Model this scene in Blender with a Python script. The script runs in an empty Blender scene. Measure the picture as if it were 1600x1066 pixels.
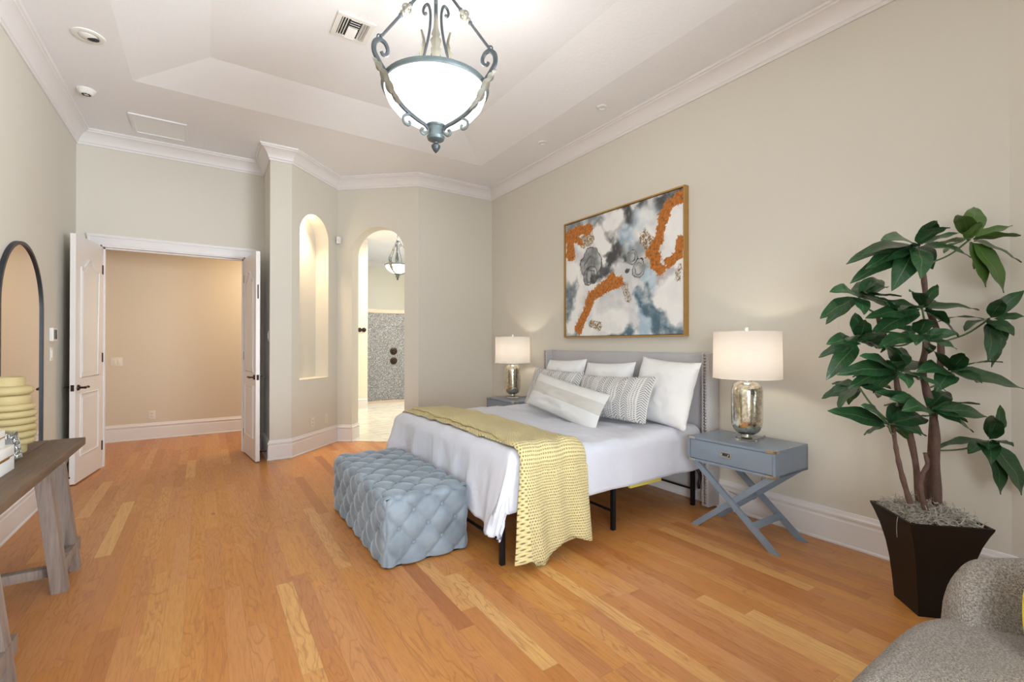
import bpy, bmesh, math, random
from mathutils import Vector, Matrix, noise as mnoise
random.seed(7)
PI = math.pi
sc = bpy.context.scene
COL = sc.collection

# ------------------------------------------------------------------ camera
FPX, CH = 721.0, 1.35
YAW, PIT = math.atan(479/721.0), math.atan(4/721.0)
cd = bpy.data.cameras.new('camera'); cam = bpy.data.objects.new('camera', cd); COL.objects.link(cam)
cd.sensor_width = 36.0; cd.lens = 36.0*FPX/1600.0; cd.clip_start = 0.02
cam.location = (0, 0, CH); cam.rotation_euler = (PI/2+PIT, 0, -YAW)
sc.camera = cam
sc.view_settings.view_transform = 'Standard'; sc.view_settings.look = 'None'
sc.view_settings.gamma = 1.0; sc.view_settings.use_curve_mapping = False
sc.view_settings.exposure = 0.0

FW = Vector((math.sin(YAW)*math.cos(PIT), math.cos(YAW)*math.cos(PIT), math.sin(PIT)))
RT = Vector((math.cos(YAW), -math.sin(YAW), 0)); UPV = RT.cross(FW)
def at(x, y, depth):
    """photo pixel -> point at a given distance along the view axis"""
    return Vector((0, 0, CH)) + (FW*FPX + RT*(x-800) - UPV*(y-533))*(depth/FPX)

# ------------------------------------------------------------------ world + lights
w = bpy.data.worlds.new('world'); sc.world = w; w.use_nodes = True
bg = w.node_tree.nodes['Background']; bg.inputs[0].default_value = (0.80, 0.90, 1.0, 1); bg.inputs[1].default_value = 1.0
def light(name, kind, loc, energy, color, size=None, size_y=None, rot=None, radius=None, spot=None, aim=None, spread=None):
    l = bpy.data.lights.new(name, kind); l.energy = energy; l.color = color
    if kind == 'AREA':
        l.shape = 'RECTANGLE'; l.size = size; l.size_y = size_y or size
    elif radius is not None: l.shadow_soft_size = radius
    if spot: l.spot_size, l.spot_blend = spot
    o = bpy.data.objects.new(name, l); COL.objects.link(o); o.location = loc
    if rot: o.rotation_euler = rot
    if aim: o.rotation_euler = (Vector(aim)-Vector(loc)).to_track_quat('-Z', 'Y').to_euler()
    if spread: l.spread = math.radians(spread)
    return o
# daylight through the big rear window, then added fills at made-up side windows
light('window_daylight', 'AREA', (2.15, -3.40, 1.45), 82, (0.85, 0.935, 1.0), 2.3, 2.4, aim=(-1.4, 2.5, 3.5), spread=85)
light('left_wall_fill', 'AREA', (3.25, -2.0, 1.45), 102, (0.85, 0.935, 1.0), 1.9, 1.6, aim=(-1.3, 3.0, 2.7), spread=85)  # added fill to lift the dark left wall, no such window known
light('bed_foot_fill', 'AREA', (-1.10, -2.0, 1.45), 50, (0.84, 0.93, 1.0), 1.6, 1.9, aim=(1.6, 3.0, .45), spread=80)  # added fill aimed at the bed foot from an invented left opening
light('hall_downlight', 'AREA', (1.0, 7.35, 2.86), 31, (1.0, 0.83, 0.60), 0.9, 0.5, (0, 0, 0))
light('bath_ceiling_area', 'AREA', (3.6, 8.3, 3.42), 105, (1.0, 0.95, 0.84), 1.6, 1.6, (0, 0, 0))  # area light under the closed bathroom ceiling, brightens the room
light('bath_side_area', 'AREA', (5.9, 9.0, 1.8), 34, (0.95, 0.98, 1.0), 1.8, 1.8, (0, PI/2, 0))  # area light in front of the right bathroom wall, no window modelled

# ------------------------------------------------------------------ helpers
MW = {}
def tag(o, label=None, cat=None, group=None, kind=None):
    if label: o['label'] = label
    if cat: o['category'] = cat
    if group: o['group'] = group
    if kind: o['kind'] = kind
    return o
def thing(name, label, cat, loc=(0, 0, 0), rz=0.0, group=None):
    o = bpy.data.objects.new(name, None); COL.objects.link(o)
    o.empty_display_size = 0.1; o.location = loc; o.rotation_euler = (0, 0, rz)
    MW[o] = Matrix.Translation(loc) @ Matrix.Rotation(rz, 4, 'Z')
    return tag(o, label, cat, group)
def obj(name, bm, m, parent=None, smooth=40, origin=None, label=None):
    """links a bmesh (world coordinates) as one mesh object; smooth = sharp angle in degrees, None = flat"""
    if parent is not None: M = MW[parent]
    else: M = Matrix.Translation(origin) if origin else Matrix.Identity(4)
    bmesh.ops.transform(bm, matrix=M.inverted(), verts=bm.verts)
    bmesh.ops.recalc_face_normals(bm, faces=bm.faces)
    me = bpy.data.meshes.new(name); 
    if smooth is not None:
        for f in bm.faces: f.smooth = True
    bm.to_mesh(me); bm.free()
    if smooth is not None: me.set_sharp_from_angle(angle=math.radians(smooth))
    for mm in (m if isinstance(m, (list, tuple)) else [m]): me.materials.append(mm)
    o = bpy.data.objects.new(name, me); COL.objects.link(o)
    if parent is not None: o.parent = parent; MW[o] = M
    else:
        if origin: o.location = origin
        MW[o] = M
    if label: o['label'] = label
    return o
def st(name, bm, m, smooth=30, parent=None):
    o = obj(name, bm, m, parent, smooth)
    if parent is None: o['kind'] = 'structure'
    return o
def share(src, name, loc, parent, rot=None):
    """another part sharing a mesh, placed at a world point"""
    o = bpy.data.objects.new(name, src.data); COL.objects.link(o)
    o.parent = parent; o.matrix_local = MW[parent].inverted() @ Matrix.Translation(loc) @ (rot or Matrix.Identity(4))
    return o
def copy_tree(o, parent=None):
    c = o.copy(); COL.objects.link(c); 
    if parent is not None: c.parent = parent
    for ch in list(o.children): copy_tree(ch, c)
    return c
def BM(): return bmesh.new()
def merge(bm, tmp, M=None):
    if M is not None: bmesh.ops.transform(tmp, matrix=M, verts=tmp.verts)
    me = bpy.data.meshes.new('tmp'); tmp.to_mesh(me); tmp.free(); bm.from_mesh(me); bpy.data.meshes.remove(me)
def box(bm, lo, hi, bev=0.0, M=None, seg=2):
    t = BM(); bmesh.ops.create_cube(t, size=1)
    for v in t.verts: v.co = Vector([lo[i]+(v.co[i]+.5)*(hi[i]-lo[i]) for i in range(3)])
    if bev: bmesh.ops.bevel(t, geom=list(t.edges), offset=bev, segments=seg, profile=.6, affect='EDGES')
    merge(bm, t, M); return bm
def bx(lo, hi, bev=0.0, M=None, seg=2): return box(BM(), lo, hi, bev, M, seg)
def bar(bm, a, b, wx, wz, side=Vector((0, 0, 1)), bev=0.0):
    """square bar a->b, wx across, wz in the 'side' direction"""
    a, b = Vector(a), Vector(b); d = (b-a); L = d.length; d.normalize()
    s = Vector(side); s = (s - d*s.dot(d)).normalized(); t = d.cross(s)
    M = Matrix((( *t, 0), (*s, 0), (*d, 0), (0, 0, 0, 1))).transposed(); M = Matrix.Translation(a) @ M
    return box(bm, (-wx/2, -wz/2, 0), (wx/2, wz/2, L), bev, M)
def smoothpath(pts, n=6, closed=False):
    P = [Vector(p) for p in pts]; out = []; N = len(P)
    R = range(N if closed else N-1)
    for i in R:
        p0 = P[(i-1) % N] if closed or i > 0 else P[i]*2-P[i+1]
        p1, p2 = P[i], P[(i+1) % N]
        p3 = P[(i+2) % N] if closed or i+2 < N else P[i+1]*2-P[i]
        for k in range(n):
            t = k/n
            out.append(.5*((2*p1)+(p2-p0)*t+(2*p0-5*p1+4*p2-p3)*t*t+(3*p1-p0-3*p2+p3)*t**3))
    if not closed: out.append(P[-1])
    return out
def tube(bm, pts, r, n=8, closed=False, flat=1.0, cap=True):
    P = [Vector(p) for p in pts]; N = len(P)
    rr = r if callable(r) else (lambda t: r)
    T = []
    for i in range(N):
        a = P[(i-1) % N] if (closed or i > 0) else P[i]; b = P[(i+1) % N] if (closed or i < N-1) else P[i]
        T.append((b-a).normalized())
    up = Vector((0, 0, 1)) if abs(T[0].z) < .9 else Vector((1, 0, 0))
    s = T[0].cross(up).normalized(); rings = []
    for i in range(N):
        s = (s - T[i]*s.dot(T[i])).normalized(); u = T[i].cross(s)
        rad = rr(i/max(1, N-1))
        rings.append([bm.verts.new(P[i]+s*rad*math.cos(2*PI*k/n)+u*rad*flat*math.sin(2*PI*k/n)) for k in range(n)])
    for i in range(N if closed else N-1):
        A, B = rings[i], rings[(i+1) % N]
        for k in range(n):
            try: bm.faces.new((A[k], A[(k+1) % n], B[(k+1) % n], B[k]))
            except ValueError: pass
    if cap and not closed:
        bm.faces.new(rings[0][::-1]); bm.faces.new(rings[-1])
    return bm
def lathe(bm, prof, c=(0, 0, 0), n=32, cap=True):
    rings = []
    for r, z in prof:
        if r < 1e-5: rings.append([bm.verts.new((c[0], c[1], c[2]+z))])
        else: rings.append([bm.verts.new((c[0]+r*math.cos(2*PI*k/n), c[1]+r*math.sin(2*PI*k/n), c[2]+z)) for k in range(n)])
    for A, B in zip(rings, rings[1:]):
        for k in range(n):
            a, b = A[k % len(A)], A[(k+1) % len(A)]; d, e = B[k % len(B)], B[(k+1) % len(B)]
            f = [a] + ([b] if b is not a else []) + ([e] if e is not d else []) + [d]
            if len(set(f)) > 2: bm.faces.new(f)
    if cap:
        for R in (rings[0], rings[-1]):
            if len(R) > 2: bm.faces.new(R)
    return bm
def sphere(bm, c, r, sx=1, sy=1, sz=1, n=12):
    t = BM(); bmesh.ops.create_uvsphere(t, u_segments=n, v_segments=max(6, n//2+2), radius=r)
    merge(bm, t, Matrix.Translation(c) @ Matrix.Diagonal((sx, sy, sz, 1))); return bm
def grid(bm, nu, nv, f, uv=None):
    lay = bm.loops.layers.uv.verify() if uv else None
    V = [[bm.verts.new(f(i/nu, j/nv)) for j in range(nv+1)] for i in range(nu+1)]
    for i in range(nu):
        for j in range(nv):
            fc = bm.faces.new((V[i][j], V[i+1][j], V[i+1][j+1], V[i][j+1]))
            if uv:
                for lp, (a, b) in zip(fc.loops, ((i, j), (i+1, j), (i+1, j+1), (i, j+1))): lp[lay].uv = uv(a/nu, b/nv)
    return V
def plate(bm, outline, holes, f3, t):
    """flat plate with holes: outline/holes in (s, z); f3(s, z, d) -> world point; t = thickness"""
    loops = [outline]+list(holes)
    caps = []
    for d in (0, t):
        q = BM(); ed = []
        for L in loops:
            vs = [q.verts.new(f3(s, z, d)) for s, z in L]
            ed += [q.edges.new((vs[i], vs[(i+1) % len(vs)])) for i in range(len(vs))]
        bmesh.ops.triangle_fill(q, use_beauty=True, edges=ed)
        merge(bm, q)
    for L in loops:
        a = [bm.verts.new(f3(s, z, 0)) for s, z in L]; b = [bm.verts.new(f3(s, z, t)) for s, z in L]
        for i in range(len(L)):
            j = (i+1) % len(L); bm.faces.new((a[i], a[j], b[j], b[i]))
    bmesh.ops.remove_doubles(bm, verts=bm.verts, dist=1e-5)
    return bm
def arch_loop(s0, s1, z0, zs, n=24):
    c, r = (s0+s1)/2, (s1-s0)/2
    return [(s0, z0), (s1, z0)] + [(c+r*math.cos(PI*k/n), zs+r*math.sin(PI*k/n)) for k in range(n+1)]
def nz(p, s=1.0): return mnoise.noise(Vector(p)*s)

# ------------------------------------------------------------------ materials
def newmat(name):
    m = bpy.data.materials.new(name); m.use_nodes = True
    return m, m.node_tree, m.node_tree.nodes['Principled BSDF']
class G:
    """tiny node-graph builder"""
    def __init__(s, nt): s.nt = nt
    def n(s, typ, **props):
        x = s.nt.nodes.new(typ)
        for k, v in props.items(): setattr(x, k, v)
        return x
    def put(s, sock, v):
        if isinstance(v, bpy.types.NodeSocket): s.nt.links.new(v, sock)
        else: sock.default_value = v
    def m(s, op, a, b=0.0, c=None):
        x = s.n('ShaderNodeMath', operation=op); s.put(x.inputs[0], a); s.put(x.inputs[1], b)
        if c is not None: s.put(x.inputs[2], c)
        return x.outputs[0]
    def mix(s, f, a, b, blend='MIX'):
        x = s.n('ShaderNodeMix', data_type='RGBA', blend_type=blend); s.put(x.inputs[0], f); s.put(x.inputs[6], a); s.put(x.inputs[7], b)
        return x.outputs[2]
    def ramp(s, f, stops, interp='LINEAR'):
        x = s.n('ShaderNodeValToRGB'); x.color_ramp.interpolation = interp; e = x.color_ramp.elements
        while len(e) < len(stops): e.new(.5)
        for q, (p, c) in zip(e, stops): q.position = p; q.color = c if len(c) == 4 else (*c, 1)
        s.put(x.inputs[0], f); return x.outputs[0]
    def coord(s, which='Object'):
        return s.n('ShaderNodeTexCoord').outputs[which]
    def xyz(s, v):
        x = s.n('ShaderNodeSeparateXYZ'); s.put(x.inputs[0], v); return x.outputs
    def vec(s, a, b, c=0.0):
        x = s.n('ShaderNodeCombineXYZ'); s.put(x.inputs[0], a); s.put(x.inputs[1], b); s.put(x.inputs[2], c); return x.outputs[0]
    def scale(s, v, k):
        x = s.n('ShaderNodeVectorMath', operation='MULTIPLY'); s.put(x.inputs[0], v); x.inputs[1].default_value = k; return x.outputs[0]
    def noise(s, v, scale, detail=3, rough=.5, dist=0):
        x = s.n('ShaderNodeTexNoise'); s.put(x.inputs['Vector'], v); x.inputs['Scale'].default_value = scale
        x.inputs['Detail'].default_value = detail; x.inputs['Roughness'].default_value = rough; x.inputs['Distortion'].default_value = dist
        return x.outputs['Fac']
    def white(s, v):
        x = s.n('ShaderNodeTexWhiteNoise', noise_dimensions='3D'); s.put(x.inputs['Vector'], v); return x.outputs
    def bump(s, h, strength, dist=.01, bsdf=None):
        x = s.n('ShaderNodeBump'); s.put(x.inputs['Height'], h); x.inputs['Strength'].default_value = strength; x.inputs['Distance'].default_value = dist
        if bsdf: s.nt.links.new(x.outputs[0], bsdf.inputs['Normal'])
        return x.outputs[0]
def srgb(r, g, b):
    f = lambda c: (c/255/12.92) if c/255 <= .04045 else ((c/255+.055)/1.055)**2.4
    return (f(r), f(g), f(b), 1)
def mat(name, col, rough=.5, metal=0.0, bump=None, var=None, sheen=0, spec=None, coat=0):
    """col: srgb; bump=(scale, strength, dist); var=(scale, srgb2)"""
    m, nt, b = newmat(name); g = G(nt)
    b.inputs['Base Color'].default_value = col; b.inputs['Roughness'].default_value = rough; b.inputs['Metallic'].default_value = metal
    if spec is not None: b.inputs['Specular IOR Level'].default_value = spec
    if sheen: b.inputs['Sheen Weight'].default_value = sheen; b.inputs['Sheen Roughness'].default_value = .4
    if coat: b.inputs['Coat Weight'].default_value = coat
    co = g.coord()
    if var: g.put(b.inputs['Base Color'], g.mix(g.noise(co, var[0], 4), col, var[1]))
    if bump: g.bump(g.noise(co, bump[0], 4), bump[1], bump[2], b)
    return m

M_wall = mat('wall_paint', srgb(213, 207, 194), .72, bump=(180, .12, .003))
M_hallwall = mat('hall_paint', srgb(214, 200, 180), .72, bump=(180, .12, .003))
M_bath = mat('bath_paint', srgb(231, 226, 210), .7, bump=(180, .1, .003))
M_ceil = mat('ceiling_texture', srgb(241, 241, 243), .85, bump=(38, .35, .006))
M_trim = mat('white_trim', srgb(228, 223, 221), .38, bump=(9, .03, .002))
M_door = mat('white_door', srgb(230, 225, 221), .35, bump=(9, .03, .002))
M_white = mat('white_plastic', srgb(235, 233, 228), .4, var=(8, srgb(230, 228, 222)))
M_panel = mat('white_panel', srgb(244, 245, 245), .6, bump=(60, .15, .002))
M_ivory = mat('ivory_plastic', srgb(226, 218, 204), .4, var=(8, srgb(222, 214, 200)))
M_dark = mat('dark_screen', srgb(52, 54, 56), .25, var=(10, srgb(60, 62, 64)))
M_bronze = mat('oiled_bronze', srgb(46, 38, 34), .38, .7, var=(30, srgb(70, 54, 44)))
M_iron = mat('grey_iron', srgb(92, 99, 103), .42, .45, bump=(60, .25, .003), var=(18, srgb(58, 62, 66)))
M_verd = mat('verdigris_iron', srgb(122, 136, 136), .45, .4, bump=(50, .3, .003), var=(14, srgb(88, 98, 100)))
M_leafmetal = mat('antique_leaf_metal', srgb(160, 155, 140), .5, .3, bump=(45, .4, .004), var=(22, srgb(118, 114, 104)))
M_blackmetal = mat('black_metal', srgb(28, 28, 30), .4, .5, var=(20, srgb(36, 36, 38)))
M_linen_hb = mat('headboard_linen', srgb(188, 184, 184), .85, bump=(420, .35, .002), var=(90, srgb(172, 168, 170)), sheen=.2)
M_nail = mat('nickel_nail', srgb(168, 165, 160), .3, .9, var=(30, srgb(140, 138, 134)))
M_whitecotton = mat('white_cotton', srgb(240, 238, 234), .85, bump=(14, .25, .012), sheen=.15)
M_mattress = mat('mattress_ticking', srgb(225, 223, 222), .9, bump=(60, .2, .004))
M_yellowtape = mat('yellow_webbing', srgb(220, 205, 90), .7, var=(40, srgb(205, 190, 80)))
M_nickel = mat('brushed_nickel', srgb(200, 194, 182), .3, .95, var=(24, srgb(180, 172, 158)))
M_blue = mat('slate_blue_lacquer', srgb(128, 140, 153), .33, var=(3, srgb(122, 134, 147)), bump=(30, .03, .002))
M_rod = mat('lamp_white_finial', srgb(240, 236, 228), .35, var=(9, srgb(235, 230, 222)))
M_cord = mat('cord_grey', srgb(120, 120, 118), .5, var=(9, srgb(110, 110, 108)))
M_gold = mat('gold_frame_wood', srgb(186, 146, 84), .4, .35, var=(16, srgb(168, 128, 70)))
M_blackfr = mat('black_frame', srgb(40, 42, 46), .45, .3, var=(20, srgb(52, 56, 62)))
M_planter = mat('black_planter', srgb(20, 17, 15), .42, spec=.25, var=(14, srgb(31, 27, 24)), bump=(20, .05, .003))
M_soil = mat('soil', srgb(70, 58, 48), .95, bump=(60, .5, .01))
M_goldband = mat('gold_band', srgb(190, 150, 80), .3, .9, var=(20, srgb(170, 130, 64)))
M_boxwhite = mat('white_lacquer_box', srgb(236, 234, 230), .3, var=(10, srgb(231, 229, 225)))
M_silver = mat('hammered_silver', srgb(190, 192, 190), .18, 1.0, bump=(42, .9, .02), var=(50, srgb(95, 95, 92)))
M_photo = mat('grey_photo_print', srgb(150, 150, 150), .3, var=(18, srgb(60, 60, 62)))
M_yellowcushion = mat('yellow_cushion', srgb(226, 196, 60), .85, bump=(120, .3, .004))
M_mirror = mat('mirror_glass', (0.92, 0.92, 0.92, 1), .015, 1.0, var=(.5, (0.9, 0.9, 0.9, 1)))
M_void = mat('dark_void', srgb(38, 38, 38), .7, var=(20, srgb(50, 50, 50)))
M_shoe = mat('shower_cap_stone', srgb(214, 196, 178), .45, var=(14, srgb(196, 172, 150)))

def m_floor():
    m, nt, b = newmat('oak_plank_floor'); g = G(nt); X, Y, Z = g.xyz(g.coord())
    wd = .083
    row = g.m('FLOOR', g.m('DIVIDE', X, wd)); rr = g.white(g.vec(row, 3.7))[0]
    Ln = g.m('MULTIPLY_ADD', g.white(g.vec(row, 11.3))[0], .55, .75)
    yy = g.m('ADD', g.m('DIVIDE', Y, Ln), g.m('MULTIPLY', rr, 37.0)); brd = g.m('FLOOR', yy)
    wn = g.white(g.vec(row, brd, 1.0)); rv = wn[0]; rc = g.xyz(wn[1])
    pk = g.m('MULTIPLY', g.m('GREATER_THAN', rc[2], .62), .45)
    base = g.ramp(rv, [(0, srgb(170, 108, 64)[:3]), (.06, srgb(186, 122, 68)[:3]), (.3, srgb(196, 132, 72)[:3]), (.55, srgb(200, 138, 76)[:3]),
                       (.78, srgb(204, 143, 80)[:3]), (.92, srgb(208, 152, 92)[:3]), (1, srgb(220, 172, 112)[:3])])
    base = g.mix(pk, base, srgb(198, 138, 96))
    off = g.m('MULTIPLY', rv, 61.0)
    gx = g.vec(g.m('MULTIPLY', X, 1.0), g.m('MULTIPLY', Y, .07), off)
    fine = g.noise(gx, 130, 5, .65)
    gx2 = g.vec(X, g.m('MULTIPLY', Y, .16), off)
    rings = g.noise(gx2, 11, 2, .5, .6)
    band = g.m('ABSOLUTE', g.m('SUBTRACT', g.m('FRACT', g.m('MULTIPLY', rings, 8.0)), .5))
    band = g.m('MULTIPLY', band, g.m('GREATER_THAN', rc[1], .35))
    c = g.mix(g.m('MULTIPLY', g.m('SUBTRACT', fine, .44), 1.5), base, srgb(150, 92, 52))
    c = g.mix(g.m('MULTIPLY', g.m('MAXIMUM', g.m('SUBTRACT', band, .34), 0.0), 3.2), c, srgb(158, 98, 56))
    knot = g.n('ShaderNodeTexVoronoi'); g.put(knot.inputs['Vector'], g.vec(X, g.m('MULTIPLY', Y, .45), off)); knot.inputs['Scale'].default_value = 2.2
    kd = g.m('LESS_THAN', knot.outputs['Distance'], .035)
    c = g.mix(g.m('MULTIPLY', kd, .55), c, srgb(96, 58, 36))
    fx = g.m('FRACT', g.m('DIVIDE', X, wd)); fy = g.m('FRACT', yy)
    gap = g.m('MAXIMUM', g.m('MAXIMUM', g.m('LESS_THAN', fx, .012), g.m('GREATER_THAN', fx, .988)), g.m('LESS_THAN', fy, .0022))
    c = g.mix(g.m('MULTIPLY', gap, .28), c, srgb(110, 68, 40))
    g.put(b.inputs['Base Color'], g.mix(1.0, c, (.99, .96, .85, 1), 'MULTIPLY'))
    g.put(b.inputs['Roughness'], g.m('MULTIPLY_ADD', fine, .12, .27))
    h = g.m('ADD', g.m('MULTIPLY', gap, -1.0), g.m('MULTIPLY', fine, .12))
    g.bump(h, .25, .002, b); return m
M_floor = m_floor()
def m_tile():
    m, nt, b = newmat('travertine_tile'); g = G(nt); X, Y, Z = g.xyz(g.coord())
    t = .42
    v = g.vec(g.m('DIVIDE', X, t), g.m('DIVIDE', Y, t)); a, c2, _ = g.xyz(v)
    cell = g.white(g.vec(g.m('FLOOR', a), g.m('FLOOR', c2)))[0]
    n = g.noise(g.vec(X, g.m('MULTIPLY', Y, 2.5), g.m('MULTIPLY', cell, 9)), 4, 5, .6, .4)
    c = g.ramp(n, [(.25, srgb(205, 196, 178)[:3]), (.5, srgb(232, 226, 210)[:3]), (.75, srgb(244, 240, 228)[:3])])
    gap = g.m('MAXIMUM', g.m('LESS_THAN', g.m('FRACT', a), .015), g.m('LESS_THAN', g.m('FRACT', c2), .015))
    g.put(b.inputs['Base Color'], g.mix(g.m('MULTIPLY', gap, .7), c, srgb(190, 180, 160))); b.inputs['Roughness'].default_value = .22
    g.bump(g.m('MULTIPLY', gap, -1.0), .3, .002, b); return m
M_tile = m_tile()
def m_mosaic():
    m, nt, b = newmat('glass_mosaic'); g = G(nt)
    x = g.n('ShaderNodeUVMap').outputs[0]; U, V, _ = g.xyz(x); s = .017
    a, c2 = g.m('DIVIDE', U, s), g.m('DIVIDE', V, s); ce = g.white(g.vec(g.m('FLOOR', a), g.m('FLOOR', c2)))
    c = g.ramp(ce[0], [(0, srgb(92, 88, 88)[:3]), (.3, srgb(126, 130, 138)[:3]), (.6, srgb(152, 162, 174)[:3]), (.85, srgb(144, 126, 112)[:3]), (1, srgb(206, 208, 210)[:3])])
    gap = g.m('MAXIMUM', g.m('LESS_THAN', g.m('FRACT', a), .1), g.m('LESS_THAN', g.m('FRACT', c2), .1))
    g.put(b.inputs['Base Color'], g.mix(gap, c, srgb(170, 164, 156)))
    g.put(b.inputs['Roughness'], g.m('MULTIPLY_ADD', gap, .5, .15)); g.bump(g.m('ADD', g.m('MULTIPLY', gap, -1.0), g.m('MULTIPLY', ce[0], .6)), .5, .004, b); return m
M_mosaic = m_mosaic()
def m_cloth(name, c1, c2, weave=900, wr=9, ws=.25):
    m, nt, b = newmat(name); g = G(nt); co = g.coord()
    g.put(b.inputs['Base Color'], g.mix(g.noise(co, 160, 3), c1, c2)); b.inputs['Roughness'].default_value = .88
    b.inputs['Sheen Weight'].default_value = .15
    n1 = g.noise(co, weave, 2); n2 = g.noise(co, wr, 4, .55)
    g.bump(g.m('ADD', g.m('MULTIPLY', n1, .12), n2), ws, .02, b); return m
M_duvet = m_cloth('lilac_grey_duvet', srgb(216, 217, 226), srgb(208, 209, 219), 700, 13, .42)
M_pillow = m_cloth('white_pillow_cotton', srgb(240, 239, 238), srgb(234, 232, 231), 800, 8, .5)
def m_velvet():
    m, nt, b = newmat('blue_grey_velvet'); g = G(nt); co = g.coord()
    c = g.ramp(g.noise(co, 7, 3), [(.3, srgb(112, 122, 131)[:3]), (.6, srgb(136, 147, 157)[:3]), (.8, srgb(152, 162, 171)[:3])])
    g.put(b.inputs['Base Color'], c); b.inputs['Roughness'].default_value = .7
    b.inputs['Sheen Weight'].default_value = .8; b.inputs['Sheen Roughness'].default_value = .35; b.inputs['Sheen Tint'].default_value = srgb(205, 218, 228)
    g.bump(g.noise(co, 34, 4), .25, .006, b); return m
M_velvet = m_velvet()
def m_boucle():
    m, nt, b = newmat('taupe_boucle'); g = G(nt); co = g.coord()
    v = g.n('ShaderNodeTexVoronoi'); g.put(v.inputs['Vector'], co); v.inputs['Scale'].default_value = 260
    n = g.noise(co, 190, 3)
    g.put(b.inputs['Base Color'], g.mix(g.ramp(n, [(.35, (0, 0, 0)), (.65, (1, 1, 1))]), srgb(122, 110, 98), srgb(188, 175, 160)))
    b.inputs['Roughness'].default_value = .95; b.inputs['Sheen Weight'].default_value = .3
    g.bump(g.m('ADD', v.outputs['Distance'], n), .9, .008, b); return m
M_boucle = m_boucle()
def m_knit():
    m, nt, b = newmat('yellow_knit'); g = G(nt); U, V, _ = g.xyz(g.n('ShaderNodeUVMap').outputs[0]); s = .0185
    vb = g.m('DIVIDE', V, s*.9); rowi = g.m('FLOOR', vb)
    ua = g.m('ADD', g.m('DIVIDE', U, s), g.m('MULTIPLY', rowi, .5))
    dx = g.m('SUBTRACT', g.m('FRACT', ua), .5); dy = g.m('SUBTRACT', g.m('FRACT', vb), .5)
    d = g.m('SQRT', g.m('ADD', g.m('MULTIPLY', dx, dx), g.m('MULTIPLY', g.m('MULTIPLY', dy, dy), 1.3)))
    n = g.noise(g.vec(U, V), 300, 2)
    g.put(b.inputs['Base Color'], g.mix(n, srgb(218, 198, 136), srgb(228, 210, 154))); b.inputs['Roughness'].default_value = .9
    b.inputs['Sheen Weight'].default_value = .2
    h = g.m('ADD', g.m('MINIMUM', g.m('MULTIPLY', d, 2.2), 1.0), g.m('MULTIPLY', n, .25))
    g.bump(h, .9, .012, b)
    hole = g.m('LESS_THAN', d, .2)
    g.put(b.inputs['Alpha'], g.m('SUBTRACT', 1.0, g.m('MULTIPLY', hole, .8))); return m
M_knit = m_knit()
def m_lumbar():
    m, nt, b = newmat('striped_linen'); g = G(nt); U, V, _ = g.xyz(g.n('ShaderNodeUVMap').outputs[0])
    s = g.m('MULTIPLY', g.m('GREATER_THAN', V, .44), g.m('LESS_THAN', V, .74))
    c = g.mix(s, srgb(218, 216, 213), srgb(201, 197, 190))
    line = g.m('LESS_THAN', g.m('ABSOLUTE', g.m('SUBTRACT', V, .44)), .008)
    g.put(b.inputs['Base Color'], g.mix(g.m('MULTIPLY', line, .6), c, srgb(180, 176, 170))); b.inputs['Roughness'].default_value = .9
    g.bump(g.m('ADD', g.noise(g.scale(g.vec(U, V), (1, .3, 1)), 420, 2), g.m('MULTIPLY', s, .6)), .35, .004, b); return m
M_lumbar = m_lumbar()
def m_boho():
    m, nt, b = newmat('woven_pattern_cotton'); g = G(nt); U, V, _ = g.xyz(g.n('ShaderNodeUVMap').outputs[0])
    bu = g.m('MULTIPLY', U, 11.0); bi = g.m('FLOOR', bu); bf = g.m('FRACT', bu); odd = g.m('MODULO', bi, 3.0)
    tri = g.m('ABSOLUTE', g.m('SUBTRACT', bf, .5))
    her = g.m('LESS_THAN', g.m('FRACT', g.m('ADD', g.m('MULTIPLY', V, 20.0), g.m('MULTIPLY', tri, 3.0))), .5)
    dots = g.m('MULTIPLY', g.m('LESS_THAN', g.m('FRACT', g.m('MULTIPLY', bf, 3.0)), .55), g.m('LESS_THAN', g.m('FRACT', g.m('ADD', g.m('MULTIPLY', V, 26.0), g.m('MULTIPLY', g.m('FLOOR', g.m('MULTIPLY', bf, 3.0)), .5))), .5))
    sel = g.m('LESS_THAN', odd, .5)
    pat = g.m('ADD', g.m('MULTIPLY', sel, dots), g.m('MULTIPLY', g.m('SUBTRACT', 1.0, sel), her))
    edge = g.m('GREATER_THAN', g.m('ABSOLUTE', g.m('SUBTRACT', bf, .5)), .44)
    pat = g.m('MULTIPLY', pat, g.m('SUBTRACT', 1.0, edge))
    br = g.noise(g.vec(U, V), 60, 3)
    pat = g.m('MULTIPLY', pat, g.m('MULTIPLY_ADD', br, .8, .35))
    g.put(b.inputs['Base Color'], g.mix(pat, srgb(222, 218, 214), srgb(92, 98, 110))); b.inputs['Roughness'].default_value = .92
    g.bump(g.m('ADD', pat, g.m('MULTIPLY', g.noise(g.vec(U, V), 200, 2), .4)), .4, .005, b); return m
M_boho = m_boho()
def m_wood(name, c1, c2, c3, axis):
    m, nt, b = newmat(name); g = G(nt); co = g.coord()
    k = [1, 1, 1]; k[axis] = .07
    v = g.scale(co, k); f = g.noise(v, 55, 5, .65, .5); r = g.noise(v, 9, 3, .5, .8)
    c = g.ramp(g.m('ADD', g.m('MULTIPLY', f, .55), g.m('MULTIPLY', r, .45)), [(.3, c1[:3]), (.5, c2[:3]), (.7, c3[:3])])
    g.put(b.inputs['Base Color'], c); b.inputs['Roughness'].default_value = .55; g.bump(f, .3, .004, b); return m
M_tabletop = m_wood('weathered_brown_wood', srgb(66, 50, 39), srgb(98, 77, 60), srgb(118, 95, 74), 1)
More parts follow.
